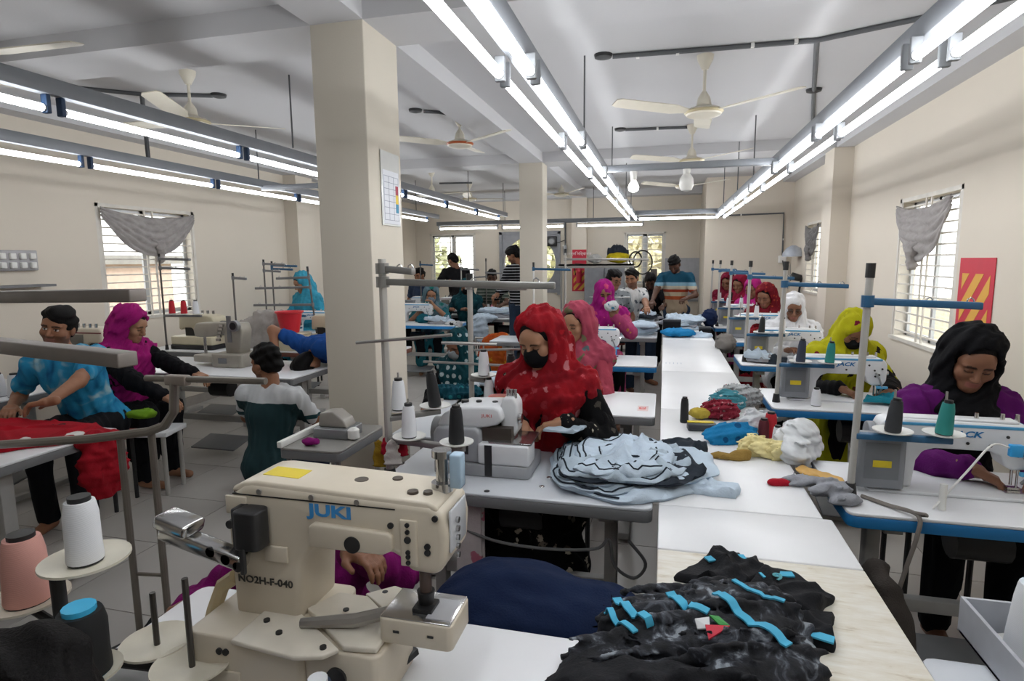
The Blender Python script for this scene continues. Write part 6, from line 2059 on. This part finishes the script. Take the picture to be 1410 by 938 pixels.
strip(s1, [(-.045, .01, .030), (-.01, .05, .030), (.04, .085, .028)], .026)
text('number', '9', .05, (-.005, .04, .036), (0, 0, R(15)), mat('print_teal', '#3f8f98', .6), s1, bold=.001)
s2 = shorts_leg('black shorts leg with cyan hem and number beside the worn board edge', (.32, 1.53, .7525), [(-.12, -.07), (.05, -.10), (.11, .02), (.02, .10), (-.06, .08)], R(-5), 62)
strip(s2, [(-.06, .035, .030), (-.02, .055, .030), (.02, .065, .030)], .024)
text('number', '9', .05, (-.02, .025, .036), (0, 0, R(10)), MATS['print_teal'], s2, bold=.001)
s3 = shorts_leg('black folded sleeve with a cyan edge nearest the bench edge', (.31, 1.40, .7525), [(-.10, -.03), (.07, -.08), (.09, .05), (-.08, .06)], R(-4), 63)
strip(s3, [(-.09, -.03, .03), (0, -.055, .03), (.07, -.075, .03)], .026)
crumpled('garment', 'black garment end at the bottom edge of the near bench', 'garment', (-.02, 1.06, .7525), [((0, 0, .02), (.20, .09, .055), 6), ((.2, .02, .02), (.12, .08, .04), 0)], BKF, .012, 34, 9, .009)

# trimmings on the bench
def bag(label, loc, prims, m, seed, amp=.012, fr=75, res=.0055):
    return crumpled('trimmings_bag', label, 'bag', loc, prims, m, amp, fr, seed, res)
bag('clear bag of crimson trimmings on the bench', (.30, 3.30, .7525), [((0, 0, .04), (.09, .08, .055), 0), ((.05, .03, .03), (.06, .06, .04), 0)], pattern_cloth('bag_crimson', '#a63346', '#cfa3a6', 'flowers', 30, .18), 1)
bag('clear bag of cyan trimmings behind the crimson bag', (.36, 3.48, .7525), [((0, 0, .05), (.10, .06, .06), 0)], pattern_cloth('bag_cyan', '#5aa8b8', '#d3dadb', 'flowers', 24, .22), 2)
bag('clear bag of white and pink scraps beside the second right machine', (.44, 3.62, .7525), [((0, 0, .05), (.13, .07, .07), 0)], pattern_cloth('bag_white', '#c3c6c8', '#b8566a', 'flowers', 22, .18), 3)
bag('bright blue cloth bundle on the bench', (.33, 2.88, .7525), [((0, 0, .03), (.12, .06, .055), 15), ((-.04, -.05, .02), (.09, .04, .035), 10)], pattern_cloth('bundle_blue', '#2490cc', '#14598c', 'spots', 14, .2), 4, .012, 40)
bag('cream ribbed collar strips tied together on the bench', (.435, 2.68, .7525), [((-.03, .02, .03), (.07, .07, .05), 0), ((.05, -.02, .03), (.05, .06, .045), 0)], mat('cream_rib', '#dccf96', .8, 0, .12, 30), 5, .010, 70)
bag('tan cloth strip in front of the cream collars', (.31, 2.60, .7525), [((-.05, .0, .012), (.06, .025, .018), 0), ((.03, .01, .018), (.04, .03, .026), 30)], cloth('tan_cloth', '#b08f4c'), 6, .006, 50)
bag('small red cloth scrap on the bench edge', (.435, 2.33, .7525), [((0, 0, .01), (.045, .02, .018), 5)], cloth('scrap_red', '#c31f33'), 7, .004, 60)
bag('white plastic bag bulging beside the blue table', (.58, 2.72, .7535), [((0, 0, .06), (.09, .10, .10), 0), ((-.03, -.1, .04), (.07, .07, .06), 0)], mat('plastic_white', '#cfd2d4', .3, 0, .05, 10), 8, .012, 40)
bag('clear plastic bag behind the thread cones on the bench', (.47, 3.10, .7525), [((0, 0, .04), (.09, .06, .055), 0)], mat('plastic_clear', '#c9cdd0', .25, 0, .08, 10), 9, .012, 45)
sheet('paper_pattern', 'curled tan paper pattern leaning on the white plastic bag', 'paper', (.60, 2.47, .7545), [(-.07, .06), (-.04, .09), (.09, -.03), (.07, -.08), (-.06, -.01)], mat('kraft', '#c99f58', .7), .008, .003, 10, 3)
bag('crumpled grey cloth at the corner of the blue table', (.60, 2.27, .7535), [((0, 0, .02), (.08, .05, .035), 20), ((-.07, .08, .02), (.08, .03, .025), 0), ((.03, -.07, .01), (.05, .05, .03), 0)], GREYC, 10, .010, 45)
cone((.12, 3.16, .7525), C_K, 'black thread cone standing alone on the bench', .13, .022, taper=.8)
cone((.47, 2.92, .7525), C_M, 'maroon thread cone beside the blue bundle', .10, .025, taper=.85)
cone((.505, 2.95, .7525), C_R, 'red thread cone beside the blue bundle', .125, .028, taper=.85)
cone((.52, 2.86, .7525), C_W, 'white thread cone nearer the cream collars', .085, .024)
cone((.555, 2.80, .7525), '#d3d6da', 'pale grey thread cone behind the cream collars', .085, .024)
tb = thing('tape_box', 'flat black and yellow box on the bench by the black cone', 'box', (.20, 3.03, .7525), R(6))
MB().box(-.07, .07, -.03, .03, 0, .035).build('body', mat('box_charcoal', '#2f3338', .5), tb, bevel=.006)
MB().box(-.068, .06, .0, .032, .035, .04).build('yellow_lid', M_STICK, tb, bevel=.003)
blob('cloth_scrap', 'yellow cloth scraps next to the crimson bag', 'scrap', (.20, 3.25, .7525), (.06, .05, .03), cloth('scrap_yellow', '#c9b24a'), 12, .008, 60, .008)
mk = thing('pen_marks', 'faint row of blue marks on the bench top', 'marks', (.08, 5.0, .7522))
for k in range(5):
    MB().box(-.05 + .03 * k, -.046 + .03 * k, -.03, .03, 0, .0006).build('mark', mat('mark_blue', '#a9b4c8', .6), mk, smooth=0)

# far bench and side tables: garment piles
def pile(cx, cy, z0, a, b, n, lab, seed, sc=1.0):
    rg = random.Random(seed)
    z = z0
    for k in range(n):
        m = [GB, GB2, GBD, GB, GREYC][rg.randrange(5)] if k < n - 1 else GB
        th = .026 if m is not GBD else .014
        sheet('folded_garment', '%s garment from the bottom of the %s' % (ORD[k], lab), 'garment', (cx + rg.uniform(-.05, .05), cy + rg.uniform(-.04, .04), z), oval(a * rg.uniform(.85, 1), b * rg.uniform(.85, 1), 20, k), m, th, .016, 22, seed * 10 + k, R(rg.uniform(-25, 25)), lab, creases=7)
        z += th * .95
    return z
pile(-.36, 6.95, .7515, .32, .22, 5, 'pile on the grey edged table', 1)
pile(.24, 7.75, .7535, .24, .42, 5, 'pile on the far bench', 3)
pile(-.45, 8.55, .7515, .40, .26, 5, 'pile in front of the black polo', 4)
pile(-2.40, 8.75, .7515, .34, .22, 5, 'pile on the table beside the striped shirt', 5)
pile(-3.0, 7.66, .7515, .20, .16, 3, 'pile on the bright blue edged table', 6)
pile(.60 + .22, 5.18, .7515, .14, .07, 3, 'small stack beside the third right machine', 7)
blob('cloth_bundle', 'bright blue cloth heap at the far part of the bench', 'bundle', (.16, 6.75, .7525), (.20, .14, .05), cloth('heap_blue', '#2b95d4'), 21, .015, 30, .014)
sheet('folded_garment', 'pale striped garment beside the bright blue heap', 'garment', (.40, 6.78, .7525), oval(.13, .12), GB, .02, .012, 24, 77)
for k, (x, y, sx, sy, sz, lb) in enumerate(((.10, 7.12, .20, .10, .15, 'black carton standing on the far bench'), (.47, 7.15, .13, .12, .07, 'small black box at the right edge of the far bench'))):
    b_ = thing('carton', lb, 'box', (x, y, .7525))
    MB().box(-sx / 2, sx / 2, -sy / 2, sy / 2, 0, sz).build('body', BKF, b_, bevel=.004)
    MB().box(-sx / 2 - .002, sx / 2 + .002, -sy / 2 - .002, sy / 2 + .002, sz - .02, sz + .002).build('lid', mat('carton_lid', '#25272c', .6), b_, bevel=.003)
blob('cloth_bundle', 'navy cloth bundle at the right edge of the far bench', 'bundle', (.56, 7.75, .7525), (.10, .14, .12), cloth('bundle_navy', '#22345c'), 22, .02, 30, .016)
blob('cloth_bundle', 'grey cloth hanging at the corner of the fourth right table', 'bundle', (.585, 5.95, .70), (.10, .14, .10), cloth('bundle_grey', '#8f8a84'), 23, .02, 32, .014)
hg = crumpled('hanging_garment', 'white garment hanging over the edge of the table near the orange cloth', 'garment', (-2.62, 8.35, .42), [((0, 0, .18), (.14, .09, .22), 0), ((.05, .1, .34), (.2, .14, .07), 0)], GB, .016, 26, 11, .014)
hg2 = crumpled('hanging_garment', 'white and black garment hanging from the bright blue edged table', 'garment', (-2.68, 7.60, .40), [((0, 0, .18), (.07, .10, .20), 0), ((-.08, 0, .36), (.12, .14, .04), 0)], pattern_cloth('white_black', '#d6d8da', '#1c1d20', 'flowers', 9, .25), .012, 26, 12, .013)
og = crumpled('hanging_garment', 'orange patterned cloth hanging behind the polka dot scarf', 'garment', (-2.02, 6.95, .18), [((0, 0, .25), (.18, .10, .28), 0), ((.10, 0, .42), (.13, .10, .14), 0), ((-.10, 0, .15), (.12, .1, .17), 0)], pattern_cloth('orange_print', '#d06a1e', '#d9a32a', 'flowers', 8, .2, .06, '#b8452a'), .014, 26, 13, .013)
sd = thing('garment_rail', 'low steel rail carrying the orange cloth', 'rail', (-2.02, 6.95, 0))
MB().cyl((-.22, 0, .66), (.26, 0, .66), .012).build('bar', M_STEEL, sd)
for x in (-.22, .26):
    MB().cyl((x, 0, 0), (x, 0, .66), .012).build('leg', M_STEEL, sd)
# heap of teal cloth on the side table
crumpled('cloth_bundle', 'twisted teal cloth heap on the white side table', 'bundle', (-1.22, 3.45, .7525), [((0, 0, .03), (.15, .07, .05), 8), ((-.08, .02, .03), (.09, .08, .045), 0)], pattern_cloth('teal_heap', '#19586a', '#2f8f96', 'spots', 16, .2), .014, 46, 14, .008)
crumpled('cloth_bundle', 'white and grey cloth behind the teal heap', 'bundle', (-1.10, 3.85, .7525), [((0, 0, .03), (.12, .09, .06), 0)], GB, .014, 36, 15, .010)
crumpled('cloth_bundle', 'teal cloth pulled through the machine of the masked woman', 'bundle', (-3.22, 7.72, .7525), [((0, 0, .04), (.14, .08, .08), 0)], cloth('cloth_teal', '#1f7183'), .014, 36, 16, .013)
blob('cloth_scrap', 'white and blue cloth in the raised hand of the veiled woman', 'scrap', (-.46, 5.50, 1.13), (.07, .05, .05), pattern_cloth('white_blue', '#d9dde0', '#4a8fb0', 'flowers', 12, .2), 31, .012, 40, .010)
sheet('folded_garment', 'teal striped garment under the hands of the woman in yellow', 'garment', (1.28, 3.82, .768), [(-.14, -.05), (.13, -.06), (.14, .05), (-.10, .06)], pattern_cloth('teal_strip', '#2a9ab0', '#d9dde0', 'flowers', 10, .18), .02, .010, 30, 81)
sheet('folded_garment', 'dark cloth under the needle of the nearest right machine', 'garment', (1.36, 2.44, .768), [(-.08, -.07), (.16, -.10), (.18, .08), (-.06, .06)], GREYC, .008, .005, 30, 82)
sheet('folded_garment', 'pale cloth feeding through the grey overlock', 'garment', (-.40, 2.40, .898), [(-.07, -.05), (.06, -.06), (.10, .05), (-.05, .06)], GB2, .008, .006, 30, 83)

# red garment on the left table
RG = pattern_cloth('red_white_black', '#c8182c', ['#e6e4e0', '#17181b', '#c8182c', '#c8182c'], 'flowers', 7, .26, .03)
sheet('garment', 'red garment with white and black print spread on the left table', 'garment', (-3.02, 2.18, .7525), [(-.42, -.18), (.10, -.22), (.27, -.05), (.26, .20), (-.10, .22), (-.44, .16)], RG, .03, .012, 18, 91)
crumpled('hanging_garment', 'red sleeve hanging off the end of the left table', 'garment', (-2.70, 2.28, .44), [((0, 0, .16), (.06, .13, .17), 0), ((-.02, 0, .3), (.06, .12, .04), 0)], cloth('red_cloth', '#b5182a'), .012, 30, 17, .010)
crumpled('cloth_scrap', 'crumpled black cloth on the red garment', 'scrap', (-3.12, 1.98, .775), [((0, 0, .02), (.14, .06, .035), 8)], BKF, .010, 40, 18, .010)

# navy cushion behind the near table, ribbons, plastic
crumpled('cushion', 'long navy cloth covered cushion behind the near table', 'cushion', (-.30, 1.50, .46), [((-.08, 0, .16), (.24, .20, .14), -4), ((.10, .02, .13), (.24, .18, .12), -8)], mat('navy_cloth', '#131f3a', .8, 0, .10, 10, .25, .1, 150), .007, 14, 19, .011)
bx_ = thing('stool', 'stool under the long navy cushion', 'stool', (-.28, 1.50, 0))
MB().box(-.30, .32, -.16, .16, .42, .455).build('seat', M_WOOD, bx_, bevel=.005)
for x in (-.26, .28):
    for y in (-.13, .13):
        MB().box(x - .015, x + .015, y - .015, y + .015, 0, .42).build('leg', M_DARK, bx_)
def ribbon(name, label, pts, w, m):
    o = strip(None, pts, w, m, name)
    md = o.modifiers.new('thick', 'SOLIDIFY'); md.thickness = .003
    return tag(o, label, 'ribbon', 'ribbons tied to the tall stand')
crumpled('ribbon_bunch', 'bunch of red ribbons tied to the tall grey stand', 'ribbon', (-1.00, 2.05, .86), [((-.03, 0, .0), (.025, .02, .07), 0), ((.04, .0, -.01), (.022, .02, .08), 20)], cloth('ribbon_red', '#b81f36'), .006, 70, 20, .006, 0, 'ribbons')
crumpled('ribbon_bunch', 'white ribbon ends hanging on the tall grey stand', 'ribbon', (-1.00, 2.03, .83), [((0, 0, .0), (.03, .02, .10), 0), ((.02, 0, -.06), (.03, .02, .08), 0)], cloth('ribbon_white', '#d9d6d0'), .006, 70, 21, .006, 0, 'ribbons')
crumpled('ribbon_bunch', 'mustard yellow strip hanging on the tall grey stand', 'ribbon', (-1.07, 2.07, .80), [((0, 0, 0), (.03, .015, .11), 0)], cloth('ribbon_yellow', '#b08f2a'), .005, 50, 22, .006, 0, 'ribbons')
crumpled('cloth_bundle', 'maroon and mustard cloth in the tray behind the white cones', 'bundle', (-.86, 2.46, .7525), [((0, 0, .03), (.12, .07, .05), 0)], pattern_cloth('maroon_mustard', '#5a1f26', '#b08f2a', 'flowers', 12, .22), .010, 46, 23, .009)
cup = thing('thread_cup', 'pink and yellow plastic cup behind the overlock', 'cup', (-.70, 2.50, .7525))
MB().lathe([(.03, 0), (.04, .01), (.05, .25), (.047, .25), (.036, .015), (.005, .015)], 18).build('body', mat('cup_pink', '#c98a96', .3), cup)
MB().lathe([(.0475, .20), (.049, .20), (.0505, .235), (.049, .235)], 18).build('label_band', M_STICK, cup)

# under the grey table: hanging cables, knee lever
uc = thing('cable', 'loose grey cable sagging under the grey table', 'cable', (0, 0, 0))
MB().tube(spl([(-.78, 2.06, .60), (-.6, 2.04, .555), (-.4, 2.04, .545), (-.22, 2.05, .56), (-.17, 2.05, .60), (-.15, 2.06, .50), (-.08, 2.06, .46), (-.04, 2.06, .52), (-.10, 2.06, .60)]), .006).build('lead', mat('cable_grey', '#5c5c5c', .6), uc)
fs2 = thing('fabric_strip', 'white and pink printed cloth strip hanging from the grey table', 'cloth', (-.70, 2.05, .40))
MB().box(-.05, .05, -.004, .004, .0, .29).box(-.03, .06, .006, .012, -.05, .28).build('strip', pattern_cloth('pink_print', '#d9d0d0', '#c9788c', 'flowers', 10, .22), fs2)
crumpled('fabric_sack', 'dark grey cloth sack hanging beside the nearest blue table', 'sack', (.68, 2.0, .02), [((0, 0, .32), (.10, .17, .30), 0), ((.02, .02, .12), (.11, .18, .14), 0)], cloth('sack_grey', '#4a4440'), .012, 16, 41, .014)

# floor litter
for k, (x, y, rz_, lb) in enumerate(((-2.35, 2.62, .3, 'dark scrap on the floor by the bench legs'), (-2.06, 2.95, 1.2, 'dark scrap on the floor in the aisle'), (-1.95, 2.15, .2, 'dark scrap on the floor below the pipe stand'), (-1.70, 3.2, .8, 'dark scrap on the floor near the column'), (-2.2, 2.0, 2.0, 'dark scrap on the floor beside the wooden bar'), (-2.75, 2.85, .5, 'white scrap on the floor under the white bench'), (-2.5, 3.1, 1.0, 'white paper scrap on the floor behind the bench legs'))):
    sheet('floor_scrap', lb, 'scrap', (x, y, .0005), [(-.04, -.012), (.03, -.015), (.04, .01), (-.03, .014)], BKF if k < 5 else GB, .004, .002, 60, 100 + k, rz_)
fr = thing('floor_cable', 'dark cable lying across the tiles beside the wooden bar', 'cable', (0, 0, 0))
MB().tube(spl([(-1.55, 2.6, .012), (-1.8, 2.3, .012), (-2.05, 2.05, .012), (-2.2, 1.75, .012), (-2.15, 1.5, .012)]), .01).build('lead', M_DARK, fr)

crumpled('cloth_scrap', 'bright green cloth edge in the lap behind the tie dye shirt', 'scrap', (-3.22, 3.02, .62), [((0, 0, .03), (.10, .05, .04), 20)], cloth('green_cloth', '#7fae2c'), .010, 30, 33, .010)

blob('cloth_scrap', 'small magenta scrap on the tray table beside the column', 'scrap', (-1.60, 2.41, .7405), (.045, .03, .02), cloth('scrap_magenta', '#9c1f80'), 51, .006, 40, .008)
